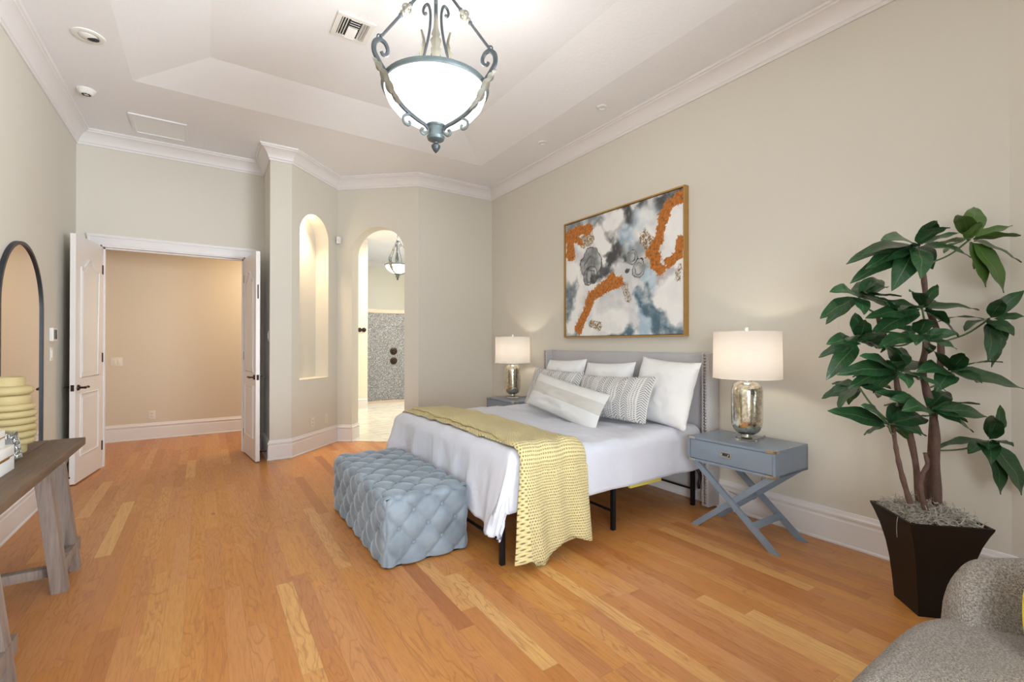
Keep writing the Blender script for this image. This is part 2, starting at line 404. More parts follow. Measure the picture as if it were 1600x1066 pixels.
M_tableleg = m_wood('grey_weathered_wood', srgb(92, 80, 74), srgb(136, 120, 110), srgb(160, 144, 132), 2)
def m_vase():
    m, nt, b = newmat('matte_yellow_ceramic'); g = G(nt); co = g.coord()
    g.put(b.inputs['Base Color'], g.mix(g.noise(co, 10, 3), srgb(172, 153, 106), srgb(182, 164, 118))); b.inputs['Roughness'].default_value = .6
    g.bump(g.noise(co, 90, 3), .12, .002, b); return m
M_vase = m_vase()
def m_mercury():
    m, nt, b = newmat('mercury_glass'); g = G(nt); co = g.coord()
    n = g.noise(co, 42, 5, .7); spots = g.ramp(n, [(.42, (0, 0, 0)), (.62, (1, 1, 1))])
    g.put(b.inputs['Base Color'], g.mix(spots, srgb(226, 222, 208), srgb(178, 168, 140))); b.inputs['Metallic'].default_value = .95
    g.put(b.inputs['Roughness'], g.m('MULTIPLY_ADD', n, .22, .02)); b.inputs['Coat Weight'].default_value = 1.0; b.inputs['Coat Roughness'].default_value = .02
    g.bump(n, .12, .004, b); return m
M_mercury = m_mercury()
def m_acrylic():
    m, nt, b = newmat('clear_acrylic'); g = G(nt)
    b.inputs['Transmission Weight'].default_value = 1.0; b.inputs['Roughness'].default_value = .03; b.inputs['IOR'].default_value = 1.45
    b.inputs['Base Color'].default_value = (0.96, 0.97, 0.98, 1); g.bump(g.noise(g.coord(), 3, 1), .01, .001, b); return m
M_acrylic = m_acrylic()
def m_shade():
    m, nt, b = newmat('white_linen_shade'); g = G(nt); nt.nodes.remove(b); co = g.coord(); out = nt.nodes['Material Output']
    X, Y, Z = g.xyz(co)
    wv = g.noise(g.vec(X, Y, g.m('MULTIPLY', Z, 6.0)), 120, 2)
    col = g.mix(wv, srgb(214, 210, 206), srgb(205, 200, 195))
    d = g.n('ShaderNodeBsdfDiffuse'); t = g.n('ShaderNodeBsdfTranslucent'); g.put(d.inputs[0], col); g.put(t.inputs[0], srgb(204, 198, 192))
    mx = g.n('ShaderNodeMixShader'); mx.inputs[0].default_value = .5
    nt.links.new(d.outputs[0], mx.inputs[1]); nt.links.new(t.outputs[0], mx.inputs[2]); nt.links.new(mx.outputs[0], out.inputs[0]); return m
M_shade = m_shade()
def m_bowl():
    m, nt, b = newmat('lit_frosted_bowl'); g = G(nt); n = g.noise(g.coord(), 12, 4)
    b.inputs['Base Color'].default_value = srgb(250, 250, 246); b.inputs['Roughness'].default_value = .3
    g.put(b.inputs['Emission Color'], g.mix(n, (1, .995, .97, 1), (1, .975, .92, 1))); b.inputs['Emission Strength'].default_value = 1.3; return m
M_bowl = m_bowl()
def m_leaf(name, lightness):
    m, nt, b = newmat(name); g = G(nt); U, V, _ = g.xyz(g.n('ShaderNodeUVMap').outputs[0])
    n = g.noise(g.coord(), 16, 3)
    base = g.mix(n, srgb(24, 52, 34), srgb(46, 86, 46))
    base = g.mix(lightness, base, srgb(92, 122, 48))
    mid = g.m('LESS_THAN', g.m('ABSOLUTE', g.m('SUBTRACT', U, .5)), .015)
    vein = g.m('LESS_THAN', g.m('FRACT', g.m('ADD', g.m('MULTIPLY', V, 9.0), g.m('MULTIPLY', g.m('ABSOLUTE', g.m('SUBTRACT', U, .5)), -3.0))), .06)
    c = g.mix(g.m('MULTIPLY', vein, .25), base, srgb(110, 140, 80)); c = g.mix(g.m('MULTIPLY', mid, .55), c, srgb(130, 150, 90))
    g.put(b.inputs['Base Color'], c); b.inputs['Roughness'].default_value = .33
    g.bump(g.m('ADD', vein, g.m('MULTIPLY', mid, 2.0)), .2, .003, b); return m
M_leaf = m_leaf('glossy_leaf', 0.0); M_leaf2 = m_leaf('young_glossy_leaf', .55)
M_petiole = mat('green_petiole', srgb(72, 96, 58), .5, var=(20, srgb(92, 112, 66)))
M_trunk = mat('brown_trunk', srgb(112, 84, 70), .8, bump=(50, .7, .01), var=(26, srgb(76, 56, 48)))
M_moss = mat('spanish_moss', srgb(214, 208, 196), .95, var=(55, srgb(128, 116, 100)))

# ------------------------------------------------------------------ room shell
LX, RX, YD, ZC = -1.15, 3.56, 6.64, 3.635      # left wall, right wall, door wall, ceiling
YR = -3.6
PN = [Vector((.85, 6.0)), Vector((1.52, 6.67)), Vector((2.40, 5.90))]
path = [(LX, YR), (LX, YD), (.62, YD), (.62, 6.0), (.85, 6.0), (1.52, 6.67), (2.40, 5.90), (RX, 5.90), (RX, .575), (3.44, .30), (3.44, YR)]

def wall_f(p0, p1):
    p0, p1 = Vector(p0), Vector(p1); d = (p1-p0).normalized(); n = Vector((-d.y, d.x))   # n points out of the room (left of travel)
    return lambda s, z, t: Vector((p0.x+d.x*s+n.x*t, p0.y+d.y*s+n.y*t, z)), (p1-p0).length
def wall(name, p0, p1, m, holes=(), z1=3.95, t=.14, e0=0.0, e1=0.0, outline=None):
    f, L = wall_f(p0, p1); b = BM()
    plate(b, outline or [(-e0, 0), (L+e1, 0), (L+e1, z1), (-e0, z1)], holes, f, t); return st(name, b, m, 35)
# floors
b = BM(); V = [b.verts.new(p) for p in ((-1.6, -3.9, 0), (4.1, -3.9, 0), (4.1, 8.6, 0), (-1.6, 8.6, 0))]; b.faces.new(V)
bmesh.ops.extrude_face_region(b, geom=list(b.faces)); 
for v in b.verts:
    if v.index >= 4 or v not in V: v.co.z = -.05
st('floor', b, M_floor, None)
fA, LA = wall_f(PN[1], PN[2])
b = BM(); q = [fA(0, 0, .02), fA(LA, 0, .02), Vector((4.4, 5.95, 0)), Vector((6.4, 6.2, 0)), Vector((6.4, 13.0, 0)), Vector((1.6, 13.0, 0)), Vector((1.6, 6.9, 0))]
lo = [b.verts.new((p.x, p.y, .001)) for p in q]; hi = [b.verts.new((p.x, p.y, .006)) for p in q]
b.faces.new(lo[::-1]); b.faces.new(hi)
for i in range(len(q)): b.faces.new((lo[i], lo[(i+1) % len(q)], hi[(i+1) % len(q)], hi[i]))
st('floor_bath', b, M_tile, None)
# walls
wall('wall_left', (LX, YR), (LX, YD), M_wall, e1=.14, holes=[[(.8, .45), (2.4, .45), (2.4, 2.45), (.8, 2.45)]])  # opening cut for the added left fill
wall('wall_back', (LX, YD), (.62, YD), M_wall, outline=[(-.02, 0), (.20, 0), (.20, 2.42), (1.56, 2.42), (1.56, 0), (1.9, 0), (1.9, 3.95), (-.02, 3.95)])
wall('wall_pillar_side', (.62, YD), (.62, 6.0), M_wall, t=.02, e1=-.021)
wall('wall_pillar', (.62, 6.0), (.85, 6.0), M_wall, t=.02)
wall('wall_niche', PN[0], PN[1], M_wall, holes=[arch_loop(.145, .74, .905, 2.70)], t=.19, e1=.0)
f, L = wall_f(PN[0], PN[1]); b = BM(); plate(b, [(.05, .8), (.9, .8), (.9, 3.1), (.05, 3.1)], [], lambda s, z, t: f(s, z, t+.19), .03); st('wall_niche_back', b, M_wall)
o = arch_loop(.215, .972, 0, 2.575)
wall('wall_arch', PN[1], PN[2], M_wall, t=.195, outline=[(0, 0), o[0]] + o[2:][::-1] + [o[1], (LA, 0), (LA, 3.95), (0, 3.95)])
wall('wall_back_right', (2.40, 5.90), (RX, 5.90), M_wall, e1=.14)
wall('wall_right', (RX, 5.90), (RX, .575), M_wall)
wall('wall_right_angle', (RX, .575), (3.44, .30), M_wall)
wall('wall_right_front', (3.44, .30), (3.44, YR), M_wall, e1=.14, holes=[[(1.5, .45), (3.1, .45), (3.1, 2.45), (1.5, 2.45)]])  # opening cut for the added right-hand fill
f, L = wall_f((3.44, YR), (LX, YR)); wall('wall_rear', (3.44, YR), (LX, YR), M_wall, e1=.14, holes=[[(.14, .2), (2.44, .2), (2.44, 2.7), (.14, 2.7)]])
# rear window
wt = st('window_1', bx((1.0, YR-.10, .2), (3.3, YR-.06, .26)), M_trim)
for lo, hi in (((1.0, YR-.1, 2.64), (3.3, YR-.06, 2.7)), ((1.0, YR-.1, .26), (1.06, YR-.06, 2.64)), ((3.24, YR-.1, .26), (3.3, YR-.06, 2.64)), ((2.12, YR-.1, .26), (2.18, YR-.06, 2.64))):
    obj('window_frame', bx(lo, hi), M_trim, wt)
def m_glass():
    m, nt, b = newmat('window_glass'); g = G(nt); b.inputs['Transmission Weight'].default_value = 1; b.inputs['Roughness'].default_value = 0; b.inputs['IOR'].default_value = 1.05
    g.bump(g.noise(g.coord(), 1, 1), .005, .001, b); return m
obj('pane', bx((1.06, YR-.085, .26), (3.24, YR-.078, 2.64)), m_glass(), wt)
for nm, xa, xb in (('added_window_2', 3.48, 3.52), ('added_window_3', -1.25, -1.21)):  # unseen side windows, added to go with the two fill lights
    wt = st(nm, bx((xa, -2.80, .45), (xb, -1.20, .51)), M_trim)
    for lo, hi in (((xa, -2.8, 2.39), (xb, -1.2, 2.45)), ((xa, -2.8, .51), (xb, -2.74, 2.39)), ((xa, -1.26, .51), (xb, -1.2, 2.39)), ((xa, -2.74, 1.42), (xb, -1.26, 1.47))):
        obj('window_frame', bx(lo, hi), M_trim, wt)
# ceiling with tray
b = BM(); tx0, tx1, ty0, ty1, ts, tz = -.535, 2.945, -2.3, 5.15, .56, 3.74
O = [(-1.4, -3.9), (4.2, -3.9), (4.2, 6.9), (-1.4, 6.9)]; I = [(tx0, ty0), (tx1, ty0), (tx1, ty1), (tx0, ty1)]; T = [(tx0+ts, ty0+ts), (tx1-ts, ty0+ts), (tx1-ts, ty1-ts), (tx0+ts, ty1-ts)]
vo = [b.verts.new((*p, ZC)) for p in O]; vi = [b.verts.new((*p, ZC)) for p in I]; vt = [b.verts.new((*p, tz)) for p in T]
for i in range(4):
    j = (i+1) % 4; b.faces.new((vo[i], vo[j], vi[j], vi[i])); b.faces.new((vi[i], vi[j], vt[j], vt[i]))
b.faces.new(vt); st('ceiling', b, M_ceil, None)
# hall beyond the double doors
wall('wall_hall_back', (-1.17, 8.27), (1.72, 8.27), M_hallwall, z1=3.0)
wall('wall_hall_left', (-1.17, 6.78), (-1.17, 8.41), M_hallwall, z1=3.0)
wall('wall_hall_right', (1.72, 8.41), (1.72, 6.9), M_hallwall, z1=3.0, t=.06)
wall('wall_hall_front', (.7, 6.80), (.40, 6.80), M_hallwall, z1=3.0, t=.02)
st('ceiling_hall', bx((-1.3, 6.78, 2.90), (1.78, 8.41, 2.95)), M_ceil, None)
# bathroom beyond the arch
wall('wall_bath_left', (1.80, 6.72), (1.80, 9.72), M_bath, z1=3.55, t=.02)
wall('wall_bath_return', (1.80, 9.72), (2.78, 9.55), M_bath, z1=3.55, t=.12)
wall('wall_bath_far', (1.6, 12.0), (6.4, 12.0), M_bath, z1=3.55)
wall('wall_bath_right', (6.3, 12.1), (6.3, 6.1), M_bath, z1=3.55)
wall('wall_bath_front', (6.4, 6.06), (2.5, 6.06), M_bath, z1=3.55, t=.02)
b = BM(); q2 = [fA(0, 3.50, .06), fA(LA+.1, 3.50, .06)] + [Vector((p.x, p.y, 3.50)) for p in q[2:]]
b.faces.new([b.verts.new(p) for p in q2]); st('ceiling_bath', b, M_ceil, None)
# curved mosaic shower wall
b = BM(); uvf = lambda u, v: (u*2.1, v*2.02)
cc, R0 = Vector((3.36, 8.90)), 1.45
def mos(u, v, r=R0): a = math.radians(107.5-75*u); return Vector((cc.x+r*math.cos(a), cc.y+r*math.sin(a)*1.0, .06+v*1.98))
grid(b, 40, 1, mos, uvf); grid(b, 40, 1, lambda u, v: mos(u, v, R0+.12), uvf)
grid(b, 40, 1, lambda u, v: mos(u, 1, R0+.12*v), uvf)
st('wall_shower', b, M_mosaic, 60)
b = BM()
for z0, z1, e in ((0.0, .06, .05), (2.04, 2.12, .012)):
    for e0, e1, za, zb in ((-e, -e, z0, z1), (-e, .12+e, z1, z1), (.12+e, .12+e, z0, z1)):
        grid(b, 40, 1, lambda u, v: (lambda p: Vector((p.x, p.y, za+(zb-za)*v)))(mos(u, 0, R0+e0+(e1-e0)*v)))
st('trim_20', b, M_shoe, 40)

# ------------------------------------------------------------------ swept trim
def offset_path(P, d, closed=False):
    """right-hand offset with mitres"""
    P = [Vector(p) for p in P]; out = []
    for i, p in enumerate(P):
        ns = []
        if i > 0: e = (p-P[i-1]).normalized(); ns.append(Vector((e.y, -e.x)))
        if i < len(P)-1: e = (P[i+1]-p).normalized(); ns.append(Vector((e.y, -e.x)))
        if len(ns) == 1: out.append(p+ns[0]*d)
        else:
            m = ns[0]+ns[1]; m = m/m.length; out.append(p+m*d/max(.2, m.dot(ns[0])))
    return out
def sweep_seg(P, i, prof, t0=None, t1=None):
    """segment i of path P; prof = [(off, z)]; t0/t1: cut distances along the segment (square ends)"""
    b = BM(); rings = []
    a, c = Vector(P[i]), Vector(P[i+1]); d = (c-a).normalized(); n = Vector((d.y, -d.x))
    for end in (0, 1):
        row = []
        for off, z in prof:
            if end == 0 and t0 is not None: q = a+d*t0+n*off
            elif end == 1 and t1 is not None: q = a+d*t1+n*off
            else: q = offset_path(P, off)[i+end]
            row.append(b.verts.new((q.x, q.y, z)))
        rings.append(row)
    k = len(prof)
    for j in range(k-1): b.faces.new((rings[0][j], rings[0][j+1], rings[1][j+1], rings[1][j]))
    b.faces.new((rings[0][k-1], rings[0][0], rings[1][0], rings[1][k-1]))
    b.faces.new(rings[0]); b.faces.new(rings[1][::-1]); return b
CROWN = [(0, ZC-.155), (.012, ZC-.155), (.014, ZC-.135), (.022, ZC-.128), (.026, ZC-.112), (.040, ZC-.085), (.060, ZC-.058), (.082, ZC-.040), (.098, ZC-.034), (.100, ZC-.022), (.112, ZC-.018), (.118, ZC-.001), (0, ZC-.001)]
BASE = [(0, .001), (.026, .001), (.026, .012), (.019, .022), (.018, .16), (.014, .166), (.014, .178), (.020, .186), (.021, .198), (.013, .208), (.009, .226), (0, .23)]
for i in range(len(path)-1): st('trim_%d' % (i+1), sweep_seg(path, i, CROWN), M_trim, 25)
st('baseboard_left', sweep_seg(path, 0, BASE), M_trim, 25)
st('baseboard_back', sweep_seg(path, 1, BASE, 0, .10), M_trim, 25)
st('baseboard_back_right_of_door', sweep_seg(path, 1, BASE, 1.655), M_trim, 25)
st('baseboard_pillar_side', sweep_seg(path, 2, BASE), M_trim, 25)
st('baseboard_pillar', sweep_seg(path, 3, BASE), M_trim, 25)
st('baseboard_niche', sweep_seg(path, 4, BASE), M_trim, 25)
st('baseboard_arch_left', sweep_seg(path, 5, BASE, None, .215), M_trim, 25)
st('baseboard_arch_right', sweep_seg(path, 5, BASE, .972, None), M_trim, 25)
dA = (PN[2]-PN[1]).normalized(); nA = Vector((-dA.y, dA.x)); j0 = PN[1]+dA*.215
st('baseboard_arch_jamb', sweep_seg([j0-nA*.02, j0+nA*.195], 0, BASE), M_trim, 25)
st('baseboard_back_right', sweep_seg(path, 6, BASE), M_trim, 25)
st('baseboard_right', sweep_seg(path, 7, BASE), M_trim, 25)
st('baseboard_right_angle', sweep_seg(path, 8, BASE), M_trim, 25)
st('baseboard_right_front', sweep_seg(path, 9, BASE), M_trim, 25)
HP = [(-1.17, 6.78), (-1.17, 8.27), (1.72, 8.27), (1.72, 6.9)]
for nm, i in (('left', 0), ('back', 1), ('right', 2)): st('baseboard_hall_'+nm, sweep_seg(HP, i, BASE), M_trim, 25)
BP = [(1.80, 6.72), (1.80, 9.72), (2.78, 9.55)]
for nm, i in (('left', 0), ('return', 1)): st('baseboard_bath_'+nm, sweep_seg(BP, i, BASE), M_trim, 25)
CB = [(o_, z-ZC+3.5) for o_, z in CROWN]
for k, (P, i) in enumerate(((BP, 0), (BP, 1), ([(1.6, 12.0), (6.4, 12.0)], 0))): st('trim_%d' % (31+k), sweep_seg(P, i, CB), M_trim, 25)
# door casing + jamb lining
def casing(name, y0, y1):
    b = BM()
    for y_, g_ in ((y0, 0),):
        box(b, (-1.055, min(y0, y1), 0), (-.95, max(y0, y1), 2.4195)); box(b, (.41, min(y0, y1), 0), (.515, max(y0, y1), 2.4195))
        box(b, (-1.055, min(y0, y1), 2.42), (.515, max(y0, y1), 2.53), .004)
        s = -1 if y1 < y0 else 1
        box(b, (-1.066, min(y1, y1+s*.012), 2.505), (.526, max(y1, y1+s*.012), 2.535), .004)
        box(b, (-1.06, min(y1, y1+s*.008), 0), (-1.035, max(y1, y1+s*.008), 2.51), .003); box(b, (.495, min(y1, y1+s*.008), 0), (.52, max(y1, y1+s*.008), 2.51), .003)
    return st(name, b, M_trim)
casing('trim_41', 6.64, 6.622); casing('trim_42', 6.78, 6.798)
b = BM(); box(b, (-.962, 6.63, 0), (-.935, 6.79, 2.425)); box(b, (.395, 6.63, 0), (.422, 6.79, 2.425)); box(b, (-.95, 6.63, 2.405), (.41, 6.79, 2.425))
box(b, (-.935, 6.70, 0), (-.92, 6.74, 2.405)); box(b, (.38, 6.70, 0), (.395, 6.74, 2.405)); box(b, (-.935, 6.70, 2.39), (.395, 6.74, 2.405)); st('trim_43', b, M_trim)

# ------------------------------------------------------------------ doors
def make_door(n, hinge, tip, flip, hw):
    """hinge/tip in plan, slab on the room-outer side"""
    h, t = Vector(hinge), Vector(tip); d = (t-h).normalized(); W = (t-h).length; nrm = Vector((-d.y, d.x))*flip; TH = .042
    P = lambda s, z, k: Vector((h.x+d.x*s+nrm.x*k, h.y+d.y*s+nrm.y*k, z))
    o = st('door_%d' % n, plate(BM(), [(0, .012), (W, .012), (W, 2.40), (0, 2.40)], [], lambda s, z, k: P(s, z, -k), TH), M_door)
    m = .115
    def rect(z0, z1): return [(m, z0), (W-m, z0), (W-m, z1), (m, z1)]
    def cath(z0, z1):
        L = [(m, z0), (W-m, z0)]
        for k in range(25):
            u = k/24; s = W-m-(W-2*m)*u; e = abs(u-.5)*2; L.append((s, z1 - .10*(1-math.cos(PI*min(1, e*1.25)))/2*1.0))
        return L
    for side in (0, 1):
        for L in (rect(.26, .86), cath(1.02, 2.20)):
            b = BM(); k0 = (0.0 if side == 0 else -TH); sg = 1 if side == 0 else -1
            pts = smoothpath([P(s, z, k0+sg*.002) for s, z in L], 1, True)
            tube(b, pts, .011, 6, True); obj('panel_moulding', b, M_door, o)
            cx = sum(s for s, z in L)/len(L); z0 = min(z for s, z in L); z1 = max(z for s, z in L); cz = (z0+z1)/2
            sh = [(cx+(s-cx)*(1-.045/((W-2*m)/2)), cz+(z-cz)*(1-.045/((z1-z0)/2))) for s, z in L]
            b = BM(); plate(b, sh, [], lambda s, z, k: P(s, z, k0+sg*(.006-k)), .008); obj('raised_panel', b, M_door, o)
    # lever sets, latch plate, hinges
    sz = hw; sl = W-.062
    for side in (0, 1):
        k0 = 0.0 if side == 0 else -TH; sg = 1 if side == 0 else -1
        b = BM(); c = P(sl, sz, k0); n3 = Vector((nrm.x, nrm.y, 0))*sg; d3 = Vector((d.x, d.y, 0))
        tube(b, [c, c+n3*.006, c+n3*.012], lambda t: .030-.006*t, 16)
        tube(b, [c+n3*.01, c+n3*.05], .010, 10)
        tube(b, smoothpath([c+n3*.05+d3*.008, c+n3*.052-d3*.03, c+n3*.05-d3*.07+Vector((0, 0, .006)), c+n3*.05-d3*.105-Vector((0, 0, .004))], 5), lambda t: .011-.004*t+.003*math.sin(t*9), 8)
        obj('door_handle', b, M_bronze, o)
    b = BM(); bar(b, P(W+.001, sz-.03, -TH/2), P(W+.001, sz+.03, -TH/2), .003, .026, Vector((nrm.x, nrm.y, 0))); obj('latch_plate', b, M_bronze, o)
    b = BM()
    if n == 2:
        tube(b, [P(W+.002, 1.86, -TH/2), P(W+.002, 2.02, -TH/2)], .006, 8); obj('flush_bolt', b, M_bronze, o)
        b = BM(); tube(b, [P(W+.002, sz-.03, -TH/2), P(W+.002, sz+.03, -TH/2)], .006, 8); obj('strike_plate', b, M_bronze, o)
    for z in (.25, 1.2, 2.15):
        b = BM(); tube(b, [P(-.004, z-.05, 0.004*flip), P(-.004, z+.05, 0.004*flip)], .007, 8); obj('hinge', b, M_bronze, o)
    return o
make_door(1, (-.935, 6.625), (-1.030, 5.955), 1, .925)
make_door(2, (.398, 6.625), (.475, 5.955), -1, .965)

# ------------------------------------------------------------------ wall + ceiling fittings
def switchplate(name, label, cat, c, u, n, w_, h_, mm, kind):
    """c centre on wall, u along wall, n out of wall"""
    c, u, n = Vector(c), Vector(u).normalized(), Vector(n).normalized(); z = Vector((0, 0, 1))
    M = Matrix.Translation(c) @ Matrix(((*u, 0), (*n, 0), (*z, 0), (0, 0, 0, 1))).transposed()
    t = thing(name, label, cat, c)
    obj('wall_plate', bx((-w_/2, 0, -h_/2), (w_/2, .006, h_/2), .002, M), mm, t)
    if kind == 'outlet':
        for s in (-.02, .02):
            obj('socket', bx((-.015, .005, s-.014), (.015, .009, s+.014), .003, M), mm, t)
            b = BM(); box(b, (-.007, .008, s-.006), (-.004, .0098, s+.006), 0, M); box(b, (.004, .008, s-.006), (.007, .0098, s+.006), 0, M); obj('slot', b, M_dark, t)
    elif kind == 'blank':
        obj('jack', bx((-.008, .005, -.008), (.008, .010, .008), .002, M), mm, t)
    else:
        for k in range(kind):
            x = (k-(kind-1)/2)*.046
            obj('rocker', bx((x-.016, .005, -.034), (x+.016, .011, .034), .003, M), mm, t)
    return t
switchplate('light_switch', 'small white wall switch plate below the thermostat', 'switch', (LX, 5.72, 1.255), (0, 1, 0), (1, 0, 0), .075, .12, M_white, 1)
switchplate('light_switch', 'double ivory switch plate on the hall wall beyond the doors', 'switch', (-1.012, 8.27, 1.10), (1, 0, 0), (0, -1, 0), .125, .118, M_ivory, 2)
switchplate('power_outlet', 'ivory power outlet low on the hall wall beyond the doors', 'outlet', (-.627, 8.27, .34), (1, 0, 0), (0, -1, 0), .078, .12, M_ivory, 'outlet')
switchplate('light_switch', 'white switch on the pillar side hidden behind the right door', 'switch', (.62, 6.12, 1.44), (0, 1, 0), (-1, 0, 0), .075, .12, M_white, 1)
fN, LN = wall_f(PN[0], PN[1]); dn = Vector((1, 1, 0)).normalized(); nn = Vector((1, -1, 0)).normalized()
switchplate('power_outlet', 'left of two low outlets under the arched niche', 'outlet', fN(.40, .35, 0), dn, nn, .075, .12, M_ivory, 'outlet')
switchplate('cable_outlet', 'blank cable plate, right of two low plates under the niche', 'outlet', fN(.695, .355, 0), dn, nn, .075, .12, M_ivory, 'blank')
t = thing('thermostat', 'white thermostat with dark screen on the left wall', 'thermostat', (LX, 5.73, 1.43))
obj('housing', bx((LX, 5.655, 1.37), (LX+.028, 5.80, 1.49), .006), M_white, t)
obj('screen', bx((LX+.027, 5.675, 1.39), (LX+.030, 5.765, 1.475), .001), M_dark, t)
t = thing('motion_sensor', 'small white sensor in the corner between niche and archway', 'sensor', (1.52, 6.63, 2.77))
obj('housing', bx((1.49, 6.585, 2.725), (1.55, 6.63, 2.82), .012), M_white, t); obj('lens', bx((1.497, 6.580, 2.745), (1.543, 6.59, 2.785), .004), M_ivory, t)
def doorstop(label, a, d):
    t = thing('door_stop', label, 'door stop', a); a, d = Vector(a), Vector(d).normalized(); b = BM()
    pts = [a+d*(.01+.055*k/60)+(Vector((0, 0, 1))*math.cos(k*1.0)+d.cross(Vector((0, 0, 1)))*math.sin(k*1.0))*.005 for k in range(61)]
    tube(b, pts, .0016, 5); obj('spring', b, M_bronze, t)
    b = BM(); tube(b, [a, a+d*.012], .010, 12); obj('mount', b, M_bronze, t); b = BM(); tube(b, [a+d*.063, a+d*.078], .009, 12); obj('rubber_tip', b, M_blackmetal, t)
doorstop('dark spring door stop on left baseboard behind left door', (LX+.018, 5.90, .09), (1, 0, 0))
doorstop('dark spring door stop on pillar baseboard behind right door', (.602, 6.1, .09), (-1, 0, 0))
# ceiling fittings
t = thing('smoke_detector', 'round white smoke detector with dark slots on ceiling', 'smoke detector', (-.90, 5.57, ZC))
obj('housing', lathe(BM(), [(0, -.045), (.040, -.044), (.052, -.036), (.060, -.02), (.068, -.012), (.068, 0)], (-.90, 5.57, ZC), 32), M_white, t)
b = BM()
for k in range(8):
    a = 2*PI*k/8; sphere(b, (-.90+.026*math.cos(a), 5.57+.026*math.sin(a), ZC-.0435), .0105, 1, 1, .4, 8)
obj('vent_slots', b, M_void, t)
t = thing('recessed_eyeball_light', 'white recessed eyeball downlight with dark opening near left wall', 'ceiling light', (-.73, 4.58, ZC))
obj('trim_ring', lathe(BM(), [(.058, .002), (.060, -.008), (.084, -.012), (.096, -.006), (.098, 0)], (-.73, 4.58, ZC), 36, False), M_white, t)
b = BM(); sphere(b, (-.73, 4.58, ZC+.004), .058, 1, 1, .45, 24); obj('eyeball', b, M_white, t)
b = BM(); sphere(b, (-.705, 4.585, ZC-.017), .034, 1.1, .7, .35, 16); obj('lamp_opening', b, M_void, t)
for lab, y in (('small white recessed downlight above the bed, nearer of two', 3.22), ('small white recessed downlight near the back right corner, farther of two', 4.16)):
    t = thing('recessed_downlight', lab, 'ceiling light', (3.18, y, ZC))
    obj('trim_ring', lathe(BM(), [(.030, .0), (.032, -.010), (.040, -.012), (.048, -.006), (.050, 0)], (3.18, y, ZC), 28, False), M_white, t)
    obj('lens', lathe(BM(), [(0, -.006), (.033, -.003)], (3.18, y, ZC), 24, False), M_ceil, t)
t = thing('ceiling_access_panel', 'square white access panel set in the ceiling by the doors', 'access panel', (-.405, 6.12, ZC))
b = BM(); x0, x1, y0, y1 = -.645, -.168, 5.875, 6.375
rc_ = lambda e: [(x0+e, y0+e), (x1-e, y0+e), (x1-e, y1-e), (x0+e, y1-e)]
plate(b, rc_(0), [rc_(.03)], lambda s_, z_, k: Vector((s_, z_, ZC-.012+k)), .0115)
obj('frame', b, M_ceil, t); obj('panel', bx((x0+.03, y0+.03, ZC-.005), (x1-.03, y1-.03, ZC-.001)), M_panel, t)
# air vent on the tray
vx0, vx1, vy0, vy1 = .788, 1.058, 3.434, 3.707
t = thing('air_vent', 'white four-way ceiling air vent with dark slots', 'vent', ((vx0+vx1)/2, (vy0+vy1)/2, tz))
b = BM()
plate(b, [(vx0, vy0), (vx1, vy0), (vx1, vy1), (vx0, vy1)], [[(vx0+.035, vy0+.028), (vx1-.035, vy0+.028), (vx1-.035, vy1-.028), (vx0+.035, vy1-.028)]], lambda s_, z_, k: Vector((s_, z_, tz-.010+k)), .0095)
obj('frame', b, M_white, t); obj('duct', bx((vx0+.03, vy0+.025, tz-.002), (vx1-.03, vy1-.025, tz-.0005)), M_void, t)
for k in range(3):
    for s in (0, 1):
        x = (vx0+.045+k*.018) if s == 0 else (vx1-.045-k*.018); dx = -.009 if s else .009
        b = BM(); bar(b, (x, vy0+.028, tz-.008), (x, vy1-.028, tz-.008), .003, .016, Vector((dx, 0, .012))); obj('louvre', b, M_white, t)
for k in range(9):
    y = vy0+.036+k*.026; b = BM(); bar(b, (vx0+.10, y, tz-.008), (vx1-.10, y, tz-.008), .003, .022, Vector((0, .012 if k < 4 else -.012, .008))); obj('louvre', b, M_white, t)
# robe hooks and shower controls
for k, s in enumerate((.835, .92)):
    p = Vector((1.80, 9.72)); d = (Vector((2.78, 9.55))-p).normalized(); q = p+d*s; n2 = Vector((d.y, -d.x))
    t = thing('robe_hook', ('left' if k == 0 else 'right')+' of two dark robe hooks on the bathroom wall', 'hook', (q.x, q.y, 1.63)); c = Vector((q.x, q.y, 1.63)); n3 = Vector((n2.x, n2.y, 0))
    b = BM(); tube(b, [c, c+n3*.012], .045, 16); obj('rosette', b, M_bronze, t)
    b = BM(); tube(b, smoothpath([c+n3*.01, c+n3*.05, c+n3*.065+Vector((0, 0, .02))], 4), lambda t_: .014+.008*t_, 10); obj('hook', b, M_bronze, t)

